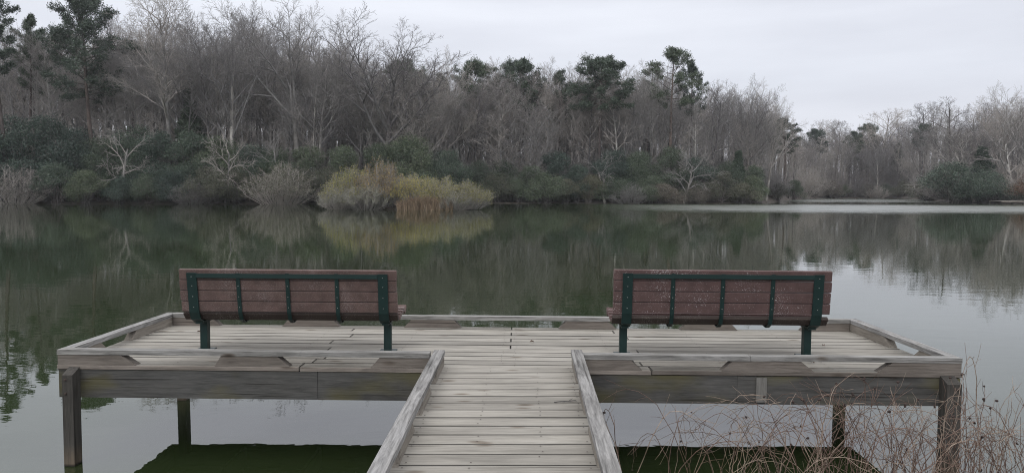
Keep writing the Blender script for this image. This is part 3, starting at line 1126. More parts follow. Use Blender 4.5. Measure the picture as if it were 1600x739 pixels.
def twig_shrub(H, Rr, n, leaf_n=0, leaf=.16, top=.55):
    """Many-stemmed fan of twigs; leaves, if any, only on the upper outer shoots."""
    segs, ends = [], []
    for k in range(n):
        a = rng.uniform(0, 6.28)
        rad = Rr * rng.random() ** .6
        b = Vector((rad * .55 * math.cos(a), rad * .55 * math.sin(a), 0))
        hh = H * (1 - .62 * (rad / Rr) ** 2.2) * rng.uniform(.72, 1.06)
        e = Vector((rad * 1.1 * math.cos(a + rng.uniform(-.3, .3)), rad * 1.1 * math.sin(a), hh))
        m = b.lerp(e, .5) + Vector((math.cos(a), math.sin(a), 0)) * rad * .12 + rand_dir() * .05 * H
        segs += [(*b, *m, .03, .022), (*m, *e, .022, .010)]
        for _ in range(9):
            t = rng.uniform(.2, 1)
            s0 = b.lerp(m, t * 2) if t < .5 else m.lerp(e, t * 2 - 1)
            dd = ((e - b).normalized() + rand_dir() * .85).normalized()
            s1 = s0 + dd * H * rng.uniform(.08, .2)
            segs.append((*s0, *s1, .014, .008))
            ends.append((s0, s1, t))
            for _ in range(2):
                d2 = (dd + rand_dir() * .7).normalized()
                s2 = s0.lerp(s1, rng.uniform(.3, .9))
                segs.append((*s2, *(s2 + d2 * H * rng.uniform(.04, .1)), .011, .007))
        ends.append((m, e, 1.0))
    sm = tube_mesh('twigs', segs, .028, 4)
    if not leaf_n:
        return sm, None
    cand = [x for x in ends if x[1].z > top * H * (1 - .45 * (x[1].xy.length / Rr) ** 2)]
    idx = nrng.choice(len(cand), leaf_n)
    P = np.array([list(cand[i][0].lerp(cand[i][1], rng.uniform(.25, 1.1))) for i in idx]) + nrng.normal(size=(leaf_n, 3)) * .12
    return sm, leaf_mesh('leaves', P, leaf, leaf * .5, up=np.array([[0, 0, .6]]))


# ------------------------------------------------------------------ plants: kinds built once, copied
def place(parts, mats, names, name, label, cat, x, y, scale, rz, group=None, tilt=(0, 0), z=None, sxy=None):
    o = thing(name, label, cat, (x, y, (ground_z(x, y) if z is None else z) - .08), (tilt[0], tilt[1], rz), group)
    o.scale = ((sxy or scale), (sxy or scale), scale)
    for me, m, nme in zip(parts, mats, names):
        if me is None:
            continue
        c = bpy.data.objects.new(nme, me)
        COL.objects.link(c)
        c.parent = o
        if not me.materials:
            me.materials.append(None)
        c.material_slots[0].link = 'OBJECT'
        c.material_slots[0].material = m
    return o


rng.seed(SEED)
nrng = np.random.default_rng(SEED)
TREES = {}
for kind, H, n in (('tall', 26, 5), ('slim', 20, 4), ('vase', 25, 2), ('spread', 26, 2), ('gnarl', 20, 2), ('low', 9, 3), ('sapling', 11, 5)):
    TREES[kind] = [(bare_tree(kind, H), H) for _ in range(n)]
PINES = {'big': (pine_tree(32, .50, 5.6, 70), 32), 'lean': (pine_tree(31, .60, 3.4, 34, sparse=.8), 31), 'round': (pine_tree(26, .62, 4.6, 52), 26),
         'open': (pine_tree(28, .60, 4.4, 30, sparse=.75), 28), 'small': (pine_tree(18, .55, 2.6, 26), 18),
         'cedar': (pine_tree(10, .12, 2.2, 70, seedling=True, droop=.25), 10)}
BUSHES = {'tree': [(bush(9, 4.2, 26000, .18, 34, .10), 9) for _ in range(4)], 'mid': [(bush(5, 3.3, 15000, .15, 26, .06), 5) for _ in range(4)],
          'shore': [(bush(3, 2.4, 10000, .11, 20, .02, .8), 3) for _ in range(4)]}
TWIGGY = {'bare': [(twig_shrub(4, 2.6, 110), 4) for _ in range(3)], 'leafy': [(twig_shrub(4, 3.0, 130, 9000, .125, .40), 4) for _ in range(3)]}
BARE_N, PINE_N, BUSH_N = ('trunk', 'crown'), ('trunk', 'boughs', 'needles'), ('stems', 'foliage')


def spot(px, s):
    Y = shore_depth(px) + s
    return (px - 800) / 1150 * Y, Y


def top_z(px, ytop, Y):
    return at_depth(px, ytop, Y).z


def bare(px, ytop, s, kind, i, mats, label, cat='bare tree', group=None, rz=None, tilt=(0, 0), name='bare_tree', wide=1.0):
    x, y = spot(px, s)
    (parts, H) = TREES[kind][i % len(TREES[kind])]
    k = (top_z(px, ytop, y) - ground_z(x, y)) / H
    return place(parts, mats, BARE_N, name, label, cat, x, y, k, rng.uniform(0, 6.28) if rz is None else rz, group, tilt, sxy=k * wide)


def pine(px, ytop, s, kind, label, group=None, tilt=(0, 0), name='pine_tree', wide=1.0, cat='pine'):
    x, y = spot(px, s)
    (parts, H) = PINES[kind]
    k = (top_z(px, ytop, y) - ground_z(x, y)) / H
    return place(parts, (M['bark_pine'], M['bark_pine'], M['needles']), PINE_N, name, label, cat, x, y, k, rng.uniform(0, 6.28), group, tilt, sxy=k * wide)


def shrub(px, ytop, s, kind, leafmat, label, group=None, wide=None, name='evergreen_bush', cat='bush', stem='bark_dark'):
    x, y = spot(px, s)
    (parts, H) = rng.choice(BUSHES[kind])
    k = (top_z(px, ytop, y) - ground_z(x, y)) / H
    return place(parts, (M[stem], M[leafmat]), BUSH_N, name, label, cat, x, y, k, rng.uniform(0, 6.28), group, sxy=wide or k)


GREY, DARK, PALE = (M['bark_grey'], M['twig_grey']), (M['bark_dark'], M['twig_dark']), (M['bark_pale'], M['twig_pale'])
MIXT = (M['bark_pale'], M['twig_grey'])

rng.seed(SEED + 100)
# trees one can single out, from left to right
pine(14, -22, 5, 'lean', 'tall thin pine at the far left edge of the photo, crown cut by the frame')
pine(46, 18, 9, 'lean', 'thin pine just right of the pine at the left edge, with sparse side boughs', wide=.8)
pine(150, -12, 6, 'big', 'biggest pine with a broad dark crown above the evergreen thicket on the left shore', wide=1.0)
bare(264, -14, 7, 'tall', 0, GREY, 'tall bare tree with a wide twiggy top right of the biggest pine', wide=1.25)
bare(362, 6, 5, 'spread', 0, MIXT, 'pale bare tree with a fan of long rising limbs behind the left bench', wide=1.0)
bare(322, 40, 14, 'spread', 1, GREY, 'bare tree half hidden behind the pale fan-limbed tree', wide=.8)
bare(468, 2, 7, 'vase', 0, GREY, 'tallest forked bare tree with open crooked limbs against the sky', wide=1.0)
bare(520, 22, 12, 'vase', 1, GREY, 'second forked bare tree, just right of the tallest forked one', wide=.8)
bare(602, 36, 6, 'vase', 1, DARK, 'dark vase-shaped bare tree with a round crown above the yellow shrubs', wide=1.3, rz=1.0)
bare(690, 92, 9, 'spread', 1, GREY, 'bare tree with a thick arching limb right of the vase-shaped tree', wide=.9)
bare(775, 96, 10, 'tall', 2, GREY, 'bare twiggy tree top rising between two dark pine crowns', wide=1.0)
pine(632, 100, 18, 'round', 'dark pine crown peeping out of the wood behind the vase-shaped bare tree')
pine(742, 100, 15, 'round', 'dark pine crown in the wood, first of the pair right of the vase-shaped tree')
pine(812, 98, 14, 'round', 'dark pine crown in the wood, second of the pair right of the vase-shaped tree')
pine(872, 112, 14, 'open', 'open pine left of the rounded pine, its crown mixed with bare twigs', wide=.8)
pine(938, 94, 7, 'round', 'rounded dark pine with a full crown above the middle of the far shore', wide=1.25)
bare(990, 98, 9, 'spread', 0, GREY, 'bare spreading tree between the rounded pine and the tallest open pine')
pine(1046, 76, 8, 'open', 'tallest open pine with a dense tuft on top, right of the rounded pine', wide=1.15)
pine(1078, 100, 12, 'open', 'lower open pine leaning beside the tallest open pine', wide=.7)
bare(1112, 132, 6, 'gnarl', 0, DARK, 'dark gnarled tree with stubby broken limbs near the point of the shore', wide=.9)
bare(1168, 132, 10, 'spread', 1, GREY, 'bare fan-shaped tree right of the gnarled dark tree')
bare(1196, 150, 5, 'vase', 0, GREY, 'slender bare tree leaning out at the point of the far shore', tilt=(0, R(6)), wide=.7)
pine(1224, 186, 12, 'small', 'small lone pine at the mouth of the cove', wide=1.3)
bare(1300, 188, 14, 'tall', 1, GREY, 'bare round-topped tree above the middle of the cove', wide=1.3)
bare(1374, 172, 12, 'tall', 3, GREY, 'highest bare tree at the end of the cove', wide=1.4)
bare(1490, 154, 16, 'gnarl', 1, DARK, 'dark bare tree with knots of twigs above the right-hand evergreen bush', wide=1.2)
bare(1562, 150, 14, 'spread', 0, GREY, 'grey bare tree near the right edge, behind the pale sycamores', wide=1.0)
bare(1598, 132, 10, 'vase', 1, GREY, 'bare tree at the right edge of the photo with its crown against the sky', wide=1.0)
bare(1522, 205, 2, 'low', 0, PALE, 'pale sycamore with drooping white boughs above the right-hand evergreen bush', cat='sycamore', name='sycamore_tree', wide=1.2, rz=2.6)
bare(1588, 185, 3, 'low', 1, PALE, 'white limbed sycamore reaching in at the right edge of the photo', cat='sycamore', name='sycamore_tree', wide=1.0, rz=2.9)
bare(188, 196, 2, 'low', 2, PALE, 'pale dead tree with broken boughs below the biggest pine', name='dead_tree', cat='dead tree', wide=.9, rz=.6)
bare(452, 200, 1.5, 'low', 0, GREY, 'grey bare tree leaning over the bushes left of the yellow shrubs', wide=1.25, rz=3.4, name='leaning_tree')
bare(352, 208, 1.5, 'low', 1, GREY, 'low grey bare tree at the waterline under the fan-limbed tree', wide=.8, rz=.3, name='leaning_tree')
bare(945, 232, 1.0, 'low', 2, GREY, 'low grey bare tree at the waterline under the rounded pine', wide=1.1, rz=3.3, name='leaning_tree')
bare(1068, 236, 1.0, 'low', 1, GREY, 'low grey bare tree at the waterline under the tallest open pine', wide=1.0, rz=.2, name='leaning_tree')
pine(302, 146, 9, 'cedar', 'small dark cedar under the pale fan-limbed tree', name='cedar_tree', cat='cedar', wide=.9)
pine(1152, 238, 4, 'cedar', 'dark cedar at the shore right of the gnarled tree', name='cedar_tree', cat='cedar')
pine(1530, 232, 5, 'cedar', 'dark conical cedar behind the right-hand evergreen bush', name='cedar_tree', cat='cedar', wide=1.3)
pine(1400, 226, 12, 'cedar', 'dark cedar in the bare wood left of the right-hand bush', name='cedar_tree', cat='cedar', wide=1.0)

# ---- the wood behind: every tree its own, by stretch of shore
ZONES = [(-70, 130, 16, (20, 100), 'bare grey tree in the wood behind the pines at the left edge', 'bare trees behind the left-edge pines'),
         (130, 300, 22, (18, 92), 'bare grey tree in the wood around the biggest pine', 'bare trees around the biggest pine'),
         (300, 440, 22, (20, 84), 'bare grey tree in the wood behind the pale fan-limbed tree', 'bare trees behind the fan-limbed tree'),
         (440, 560, 22, (58, 112), 'bare grey tree in the wood behind the forked trees', 'bare trees behind the forked trees'),
         (560, 700, 28, (84, 132), 'bare grey tree in the wood behind the vase-shaped tree', 'bare trees behind the vase-shaped tree'),
         (700, 870, 36, (98, 142), 'bare mauve-grey tree in the wood between the vase-shaped tree and rounded pine', 'bare trees left of the rounded pine'),
         (870, 1060, 36, (100, 150), 'bare grey tree in the wood around the rounded pine', 'bare trees around the rounded pine'),
         (1060, 1210, 26, (128, 180), 'bare grey tree in the wood around the gnarled tree', 'bare trees around the gnarled tree'),
         (1225, 1430, 44, (186, 222), 'bare brownish tree in the wood round the end of the cove', 'bare trees round the cove'),
         (1430, 1660, 34, (156, 196), 'bare grey tree in the wood at the right edge behind the sycamores', 'bare trees at the right edge')]
for x0, x1, n, (ya, yb), lab, grp in ZONES:
    for i in range(n):
        px = x0 + (x1 - x0) * (i + rng.uniform(.1, .9)) / n
        s = rng.choice((8, 14, 22, 32, 44)) * rng.uniform(.7, 1.2)
        if px > 1225 and px < 1430:
            s *= .7
        yt = rng.uniform(ya, yb) + (0 if s > 12 else 18)
        kind = rng.choices(('tall', 'slim', 'vase', 'spread'), (5, 4, 1, 1.2))[0]
        mats = rng.choices((GREY, DARK, MIXT), (6, 2.2, 1) if px < 1225 else (3, 6, .3))[0]
        bare(px, yt, s, kind, rng.randrange(9), mats, lab, group=grp, tilt=(R(rng.uniform(-3, 3)), R(rng.uniform(-3, 3))), wide=rng.uniform(.8, 1.2))

for px, yt, s, k in ((60, 60, 26, 'open'), (105, 52, 30, 'round'), (212, 70, 28, 'round'), (245, 96, 34, 'open'), (392, 104, 36, 'open'), (690, 118, 34, 'open')):
    pine(px, yt, s, k, 'dark pine standing in the wood behind the left shore trees', group='background pines on the left', wide=.9)
for px, yt, s, k in ((905, 134, 30, 'round'), (1010, 128, 30, 'open'), (1270, 204, 16, 'round'), (1325, 206, 12, 'small'), (1352, 196, 18, 'round'), (1440, 196, 22, 'round')):
    pine(px, yt, s, k, 'dark pine half hidden among the bare trees between rounded pine and sycamores', group='background pines on the right', wide=1.0)

# ---- thin saplings filling the middle storey
for x0, x1, n, (ya, yb), lab, grp in (
        (-40, 300, 10, (150, 205), 'thin grey sapling among the trunks around the biggest pine', 'saplings around the biggest pine'),
        (300, 560, 10, (150, 205), 'thin grey sapling among the trunks below the fan-limbed and forked trees', 'saplings below the forked trees'),
        (560, 870, 18, (150, 215), 'thin grey sapling among the trunks above and right of the yellow shrubs', 'saplings above the yellow shrubs'),
        (870, 1215, 20, (165, 225), 'thin grey sapling among the trunks below the rounded and tallest open pines', 'saplings below the open pine'),
        (1225, 1640, 26, (205, 250), 'thin brownish sapling among the trunks round the cove and right shore', 'saplings round the cove')):
    for i in range(n):
        px = x0 + (x1 - x0) * (i + rng.uniform(.1, .9)) / n
        bare(px, rng.uniform(ya, yb), rng.uniform(4, 16), 'sapling', rng.randrange(9), rng.choices((GREY, DARK, PALE), (6, 1.5, .7))[0], lab, cat='sapling',
             group=grp, tilt=(R(rng.uniform(-5, 5)), R(rng.uniform(-5, 5))), wide=rng.uniform(.9, 1.35), name='sapling')

# ---- the wood beyond, too deep to tell its trees apart
def distant_wood():
    kinds = []
    for _ in range(5):
        g = Grower([5, 3, 2], [.05, .2, .28], [.05, .08, .03], [20, 7], [.75, .7], [.24, .5], [.12, .25], rmin=.022)
        g.go(Vector((0, 0, 0)), Vector((0, 0, 1)), 1.0, .011)
        a = np.array(g.trunk + g.crown)
        a[:, :6] /= a[:, [2, 5]].max()
        a[:len(g.trunk), 6:] = np.array(g.trunk)[:, 6:] * 20
        kinds.append(a)
    segs = []
    for i in range(430):
        px = -140 + 1880 * (i + rng.random()) / 430
        s_ = rng.uniform(42, 95) if not 1225 < px < 1430 else rng.uniform(22, 60)
        x, y = spot(px, s_)
        env = float(np.interp(px, [0, 250, 420, 560, 700, 900, 1050, 1200, 1260, 1400, 1500, 1640], [95, 90, 100, 120, 128, 132, 138, 178, 212, 206, 188, 178]))
        gz = ground_z(x, y)
        Ht = (top_z(px, env + rng.uniform(0, 34), y) - gz)
        a = rng.choice(kinds).copy()
        c, s2 = math.cos(i * 2.4), math.sin(i * 2.4)
        for o in (0, 3):
            X, Y_ = a[:, o] * c - a[:, o + 1] * s2, a[:, o] * s2 + a[:, o + 1] * c
            a[:, o], a[:, o + 1], a[:, o + 2] = X * Ht + x, Y_ * Ht + y, a[:, o + 2] * Ht + gz
        segs.append(a)
    for i in range(420):
        px = -140 + 1880 * (i + rng.random()) / 420
        x, y = spot(px, rng.uniform(16, 48) if not 1225 < px < 1430 else rng.uniform(14, 36))
        a = rng.choice(kinds).copy()
        gz, Ht = ground_z(x, y) - 1.2, rng.uniform(6, 12)
        a[:, 6:] *= .6
        c, s2 = math.cos(i * 2.4), math.sin(i * 2.4)
        for o in (0, 3):
            X, Y_ = a[:, o] * c - a[:, o + 1] * s2, a[:, o] * s2 + a[:, o + 1] * c
            a[:, o], a[:, o + 1], a[:, o + 2] = X * Ht * 1.7 + x, Y_ * Ht * 1.7 + y, a[:, o + 2] * Ht + gz
        segs.append(a)
    me = tube_mesh('distant_wood', np.concatenate(segs), .09, 5)
    o = link_mesh('distant_wood', me, None, (M['twig_grey'],))
    tag(o, 'deep grey wood of bare trees far behind the shore trees', 'wood', kind='stuff')


distant_wood()

# ---- evergreen understorey, behind, then in front along the water
def row(pxs, tops, s0, kind, mats, label, group, name='evergreen_bush', jit=10, cat='bush'):
    for px, yt in zip(pxs, tops):
        shrub(px + rng.uniform(-6, 6), yt + rng.uniform(-jit, jit), s0 + rng.uniform(-.8, 1.5), kind, rng.choice(mats), label, group, name=name, cat=cat)


row([-30, 30, 75, 120], [178, 172, 184, 192], 6, 'tree', ['leaf_dark', 'leaf_dark'], 'tall dark evergreen in the thicket below the pines at the left edge', 'tall evergreens at the left edge', 'evergreen_tree', cat='evergreen tree')
row([165, 210, 255, 300], [205, 196, 192, 205], 5, 'tree', ['leaf_dark', 'leaf_mid'], 'tall dark evergreen in the thicket below the biggest pine', 'tall evergreens under the biggest pine', 'evergreen_tree', cat='evergreen tree')
row([345, 390, 430, 480], [208, 214, 222, 226], 4, 'tree', ['leaf_dark', 'leaf_mid'], 'tall dark evergreen below the fan-limbed and forked trees', 'tall evergreens left of the yellow shrubs', 'evergreen_tree', cat='evergreen tree')
row([540, 590, 640, 700, 740], [228, 222, 210, 222, 244], 3, 'tree', ['leaf_dark', 'leaf_mid'], 'tall dark evergreen directly behind the yellow shrubs', 'tall evergreens behind the yellow shrubs', 'evergreen_tree', cat='evergreen tree')
row([780, 825, 870, 905], [246, 252, 240, 250], 3, 'tree', ['leaf_dark', 'leaf_mid'], 'dark evergreen in the thicket right of the yellow shrubs', 'tall evergreens right of the yellow shrubs', 'evergreen_tree', cat='evergreen tree')
row([955, 1000, 1040, 1085, 1130, 1180], [226, 232, 232, 246, 252, 256], 4, 'tree', ['leaf_dark', 'leaf_mid', 'leaf_mid'], 'dark evergreen in the thicket below the tallest open pine', 'tall evergreens below the open pine', 'evergreen_tree', cat='evergreen tree')
row([-25, 90, 140, 185, 230], [268, 248, 262, 268, 262], .8, 'mid', ['leaf_dark', 'leaf_mid'], 'rounded dark green bush overhanging the water at the left shore', 'shore bushes at the left', jit=6)
row([280, 325, 375, 480, 515], [256, 262, 258, 258, 262], .8, 'mid', ['leaf_mid', 'leaf_olive', 'leaf_dark'], 'rounded green bush at the waterline below the fan-limbed tree', 'shore bushes below the fan-limbed tree', jit=6)
row([775, 810, 848, 885, 920], [270, 276, 268, 274, 270], .8, 'mid', ['leaf_mid', 'leaf_olive'], 'rounded green bush at the waterline right of the yellow shrubs', 'shore bushes right of the yellow shrubs', jit=6)
row([960, 1020, 1075, 1130, 1180, 1212], [276, 268, 280, 270, 272, 284], .8, 'mid', ['leaf_mid', 'leaf_olive'], 'rounded olive bush at the waterline below the open pine and gnarled tree', 'shore bushes below the open pine', jit=6)
row([1236, 1262, 1290, 1320, 1352, 1386, 1414, 1436], [276, 282, 284, 287, 284, 282, 278, 280], 1.5, 'mid', ['leaf_mid', 'leaf_olive', 'leaf_grey'], 'small bush on the distant bank of the cove', 'bushes round the cove', jit=5)
shrub(1492, 250, 1.0, 'mid', 'leaf_dark', 'large dark evergreen bush by the water left of the small dock', wide=2.1)
shrub(1545, 262, 1.5, 'mid', 'leaf_dark', 'dark evergreen bush right of the largest bush, behind the small dock', wide=1.6)
shrub(1448, 274, 1.2, 'shore', 'leaf_olive', 'yellowish olive bush at the corner of the cove, left of the large dark bush')
shrub(1610, 268, 2.0, 'mid', 'leaf_russet', 'russet dead-leaved bush at the right edge behind the small dock', name='russet_bush')
shrub(1030, 284, -.5, 'shore', 'leaf_grey', 'pale grey-brown bush at the waterline below the tallest open pine', name='grey_bush', wide=1.5)
shrub(1090, 290, -.3, 'shore', 'leaf_grey', 'small grey-brown bush at the waterline left of the gnarled tree', name='grey_bush', wide=1.2)
shrub(1158, 284, -.3, 'shore', 'leaf_olive', 'olive bush hanging over the water below the gnarled tree', wide=1.5)
shrub(640, 214, 1.5, 'tree', 'leaf_mid', 'biggest green holly with a rounded top, behind the middle of the yellow shrubs', name='evergreen_tree', cat='evergreen tree')


def twiggy(px, ytop, s, kind, i, twm, lfm, label, wide, name, cat='shrub', group=None, Y=None, px_is_islet=False):
    if Y is None:
        x, y = spot(px, s)
    else:
        x, y = (px - 800) / 1150 * Y, Y
    (parts, H) = TWIGGY[kind][i % 3]
    k = (top_z(px, ytop, y) - max(0, ground_z(x, y))) / H
    return place(parts, (M[twm], M[lfm] if lfm else None), ('twigs', 'leaves'), name, label, cat, x, y, k, rng.uniform(0, 6.28), group,
                 z=max(0.06, ground_z(x, y)), sxy=wide)


twiggy(22, 262, -.3, 'leafy', 0, 'twig_grey', 'leaf_grey', 'grey-brown leafy shrub at the waterline at the left edge', 1.45, 'twiggy_shrub')
twiggy(440, 258, -.6, 'leafy', 1, 'twig_grey', 'leaf_olive', 'grey-green rounded shrub hanging over the water left of the islet', 1.7, 'grey_shrub')
twiggy(300, 284, -.2, 'bare', 1, 'twig_dark', None, 'low dark twiggy shrub at the waterline below the small cedar', 1.2, 'twiggy_shrub')
twiggy(985, 288, -.6, 'bare', 1, 'twig_grey', None, 'grey twiggy shrub at the waterline below the rounded pine', 1.3, 'twiggy_shrub')
twiggy(1368, 290, .5, 'bare', 0, 'twig_pale', None, 'small pale twiggy shrub on the far bank of the cove', 1.5, 'twiggy_shrub')
for px in range(720, 1220, 34):
    twiggy(px + rng.uniform(-10, 10), rng.uniform(236, 262), rng.uniform(6, 12), 'bare', rng.randrange(3), rng.choice(('twig_grey', 'twig_dark')), None,
           'grey brushwood shrub under the trees of the far shore', 1.5, 'brushwood', 'shrub', 'brushwood on the far shore')
for px in range(1240, 1640, 30):
    twiggy(px + rng.uniform(-10, 10), rng.uniform(246, 270), rng.uniform(4, 9), 'bare', rng.randrange(3), rng.choice(('twig_grey', 'twig_dark')), None,
           'brown brushwood shrub under the trees round the cove and right shore', 2.0, 'brushwood', 'shrub', 'brushwood round the cove')

# ---- the islet with the yellow shrubs
for px, yt, Y, w, i, twm, lfm, lab in (
        (548, 262, 82.8, 1.00, 0, 'twig_grey', 'leaf_yellow', 'yellow-green shrub at the left end of the islet'),
        (596, 253, 83.2, 1.15, 1, 'twig_grey', 'leaf_orange', 'tallest shrub of the islet with orange-brown tips'),
        (644, 270, 83.0, 1.00, 2, 'twig_grey', 'leaf_yellow', 'yellow shrub in the middle of the islet, behind the dry reeds'),
        (690, 277, 82.8, .95, 0, 'twig_grey', 'leaf_yellow', 'yellow-olive shrub right of the dry reeds on the islet'),
        (733, 283, 82.2, .82, 1, 'twig_grey', 'leaf_yellow', 'golden-tipped low shrub at the right end of the islet')):
    twiggy(px, yt, 0, 'leafy', i, twm, lfm, lab, w, 'yellow_shrub', Y=Y)
for px, yt, Y, w, i, lab in ((530, 292, 81.2, .72, 1, 'low silvery grey shrub at the left tip of the islet by the water'),
                             (572, 285, 80.9, .9, 2, 'low silvery grey shrub on the islet below the orange-tipped shrub'),
                             (712, 300, 80.9, .65, 0, 'low silvery grey shrub on the islet between the reeds and golden shrub')):
    twiggy(px, yt, 0, 'leafy', i, 'twig_pale', 'leaf_silver', lab, w, 'grey_shrub', Y=Y)

n = 1100
bx_ = nrng.uniform(-1, 1, n)
base = np.stack([bx_ * 3.0, nrng.normal(size=n) * .35, np.zeros(n)], 1)
ht = (1.7 * (1 - .45 * bx_ ** 2)) * nrng.uniform(.5, 1.1, n)
lean = nrng.normal(size=(n, 2)) * .28
mid = base + np.stack([lean[:, 0] * ht * .35, lean[:, 1] * ht * .35, ht * .6], 1)
tip = base + np.stack([lean[:, 0] * ht * 1.3, lean[:, 1] * ht * 1.3, ht * .95], 1)
segs = np.concatenate([np.hstack([base, mid, np.full((n, 1), .016), np.full((n, 1), .014)]), np.hstack([mid, tip, np.full((n, 1), .014), np.full((n, 1), .006)])])
o = link_mesh('reed_clump', tube_mesh('reed_clump', segs, 9), None, (M['reed'],))
o.location = ((664 - 800) / 1150 * 80.3, 80.3, 0.0)
tag(o, 'clump of dry tan reeds at the waterline of the islet in front of the shrubs', 'reeds')

# ---- small dock on the right shore
q = at_depth(1576, 316, 131.0)
dk = thing('small_dock', 'small low grey dock on the right shore beside the russet bush', 'dock', (q.x, q.y, 0))
bm = bmesh.new()
for i in range(14):
    add_box(bm, -2.1 + i * .3, -2.1 + i * .3 + .28, -1.2, 2.2, .52, .57)
bm_obj('decking', bm, M['board_x'], dk)
for y0 in (-1.2, 2.16):
    beam('rim_beam', dk, -2.1, 2.08, y0 - .04, y0, .30, .515, M['block_x'])
for x0 in (-1.95, 0, 1.8):
    for y0 in (-1.05, 2.0):
        beam('post', dk, x0, x0 + .14, y0, y0 + .13, -1.2, .296, M['post'])

# ---- brambles at the near bank
def bramble(px, ytop, Y, n, spread, seed_heads, mats, label):
    n = int(n * (1.35 if px > 1280 else .95))
    q = at_depth(px, 739, Y)
    x, y = q.x, q.y
    gz = max(ground_z(x, y), -.15)
    t = thing('bramble', label, 'bramble', (x, y, gz), group='brambles on the near bank')
    Ht = at_depth(px, ytop, Y).z - gz
    heads = []
    for i in range(n):
        b = Vector((rng.uniform(-.22, .22), rng.uniform(-.25, .25), 0))
        az = rng.choice((0, math.pi)) + rng.uniform(-.9, .9)
        arch = rng.random() < .62
        h = Ht * (rng.uniform(.35, .8) if i % 3 else rng.uniform(.7, 1.0))
        reach = spread * rng.uniform(.5, 1.7) * (1 if arch else .2)
        k = 0 if rng.random() < .62 else 1
        r = rng.uniform(.0026, .0048)
        seg = []
        pts = []
        N = 12
        for j in range(N + 1):
            u = j / N
            if arch:
                z = h * math.sin(min(1.0, u * 1.02) * math.pi * rng.choice((.74, .74)))
            else:
                z = h * u
            pts.append(b + Vector((math.cos(az), math.sin(az) * .6, 0)) * reach * (u ** 1.25) + Vector((0, 0, z)) + rand_dir() * .010)
        if arch:
            zz = max(p_.z for p_ in pts)
            for p_ in pts:
                p_.z *= h / zz
        for j in range(N):
            seg.append((*pts[j], *pts[j + 1], r * (1 - .65 * j / N), r * (1 - .65 * (j + 1) / N)))
        for _ in range(rng.randrange(2, 6)):
            j = rng.randrange(3, N)
            d = ((pts[j] - pts[j - 1]).normalized() + rand_dir() * .8).normalized()
            e = pts[j] + d * rng.uniform(.06, .24)
            m_ = pts[j].lerp(e, .5) + rand_dir() * .015
            seg += [(*pts[j], *m_, .0018, .0015), (*m_, *e, .0015, .0010)]
            if rng.random() < seed_heads:
                heads.append(e)
        if rng.random() < seed_heads and not arch:
            heads.append(pts[-1])
        link_mesh('cane', tube_mesh('cane', seg, 9), t, (M[mats[k]],))
    for hpt in heads:
        bm = bmesh.new()
        for _ in range(rng.randrange(1, 4)):
            bmesh.ops.create_icosphere(bm, subdivisions=1, radius=rng.uniform(.006, .010), matrix=Matrix.Translation(hpt + rand_dir() * .007))
        bm_obj('seed_head', bm, M['seed'], t)


RB = ('cane_red', 'cane_tan')
for px, yt, Y, n, sp, sh, lab in (
        (1010, 622, 5.15, 9, .45, .05, 'sparse low bramble beside the boardwalk rail'),
        (1100, 610, 5.30, 13, .60, .06, 'bramble with arching canes below the right bench, first from the boardwalk'),
        (1165, 612, 5.10, 15, .60, .06, 'bramble with arching canes below the pale cleat of the deck beam'),
        (1235, 605, 5.25, 18, .65, .08, 'bramble left of the thin back post under the deck'),
        (1300, 600, 5.05, 20, .65, .08, 'dense bramble in front of the thin back post under the deck'),
        (1350, 575, 5.20, 18, .55, .14, 'bramble with seed heads reaching up to the kerb rail'),
        (1410, 606, 5.05, 20, .60, .06, 'dense bramble between the back post and the right corner post'),
        (1470, 618, 5.15, 20, .65, .05, 'dense bramble crossing in front of the right corner post'),
        (1520, 540, 5.25, 14, .35, .16, 'tall upright bramble with seed heads just beyond the deck corner'),
        (1565, 600, 5.05, 22, .60, .05, 'reddish bramble to the right of the tall upright bramble'),
        (1612, 590, 5.20, 22, .60, .05, 'reddish bramble at the right edge of the photo')):
    bramble(px, yt, Y, n, sp, sh, RB, lab)

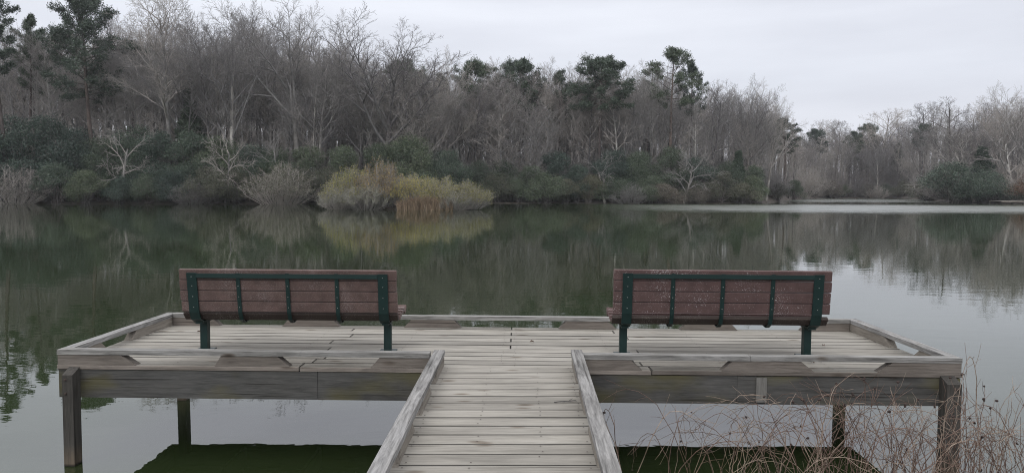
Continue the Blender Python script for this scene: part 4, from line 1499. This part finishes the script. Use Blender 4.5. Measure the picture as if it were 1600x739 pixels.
# ---- small litter on the boards
bm = bmesh.new()
pts = [Vector((0, 0, 0)), Vector((.05, .012, .004)), Vector((.10, .008, .006)), Vector((.15, .03, .005))]
tw = [(*a, *b, .0035, .003) for a, b in zip(pts[:-1], pts[1:])] + [(*pts[1], .07, -.03, .012, .0025, .0015), (*pts[2], .13, .06, .01, .0025, .0015)]
bm.free()
q = WALK_ROT @ Vector((.96, 5.0 - 3.46, Z_BLK + .006)) + WALK_LOC
o = link_mesh('twig', tube_mesh('twig', tw, 9), None, (M['bark_dark'],))
o.location = q
tag(o, 'small forked twig lying on the boardwalk near its right rail', 'twig')


def leaf_thing(label, q, rz, L):
    bm = bmesh.new()
    out = [(0, -.5), (.18, -.3), (.30, 0), (.2, .28), (0, .5), (-.2, .26), (-.28, 0), (-.16, -.3)]
    rim = [bm.verts.new((u * L, v * L, .012 * math.cos(3 * v) + abs(u) * L * .35)) for u, v in out]
    mid_ = [bm.verts.new((0, v * L, .002)) for v in (-.25, 0.0, .25)]
    for a in range(8):
        b_ = (a + 1) % 8
        v_ = (out[a][1] + out[b_][1]) / 2
        c_ = mid_[0 if v_ < -.15 else (2 if v_ > .15 else 1)]
        bm.faces.new((rim[a], rim[b_], c_))
    o = bm_obj('fallen_leaf', bm, M['dead_leaf'])
    o.location = q
    o.rotation_euler = (rng.uniform(-.15, .15), rng.uniform(-.15, .15), rz)
    tag(o, label, 'leaf', 'dead leaves on the boards')


M['dead_leaf'] = plain('curled_dead_leaf', (0.10, 0.06, 0.04), 0.8)
for label, x, y, L in (('dead brown leaf on the deck near the left end of the far rail', .55, 1.45, .05),
                       ('dead brown leaf on the deck under the middle of the left bench', 2.35, .42, .045),
                       ('dead brown leaf on the deck between the two benches', 3.95, 1.1, .05),
                       ('dead brown leaf on the deck under the right end of the right bench', 6.35, .33, .06),
                       ('dead brown leaf on the deck by the far right corner', 6.75, 1.05, .05)):
    leaf_thing(label, DECK_MAT @ Vector((x, y, Z_BLK + .008)), rng.uniform(0, 6), L)
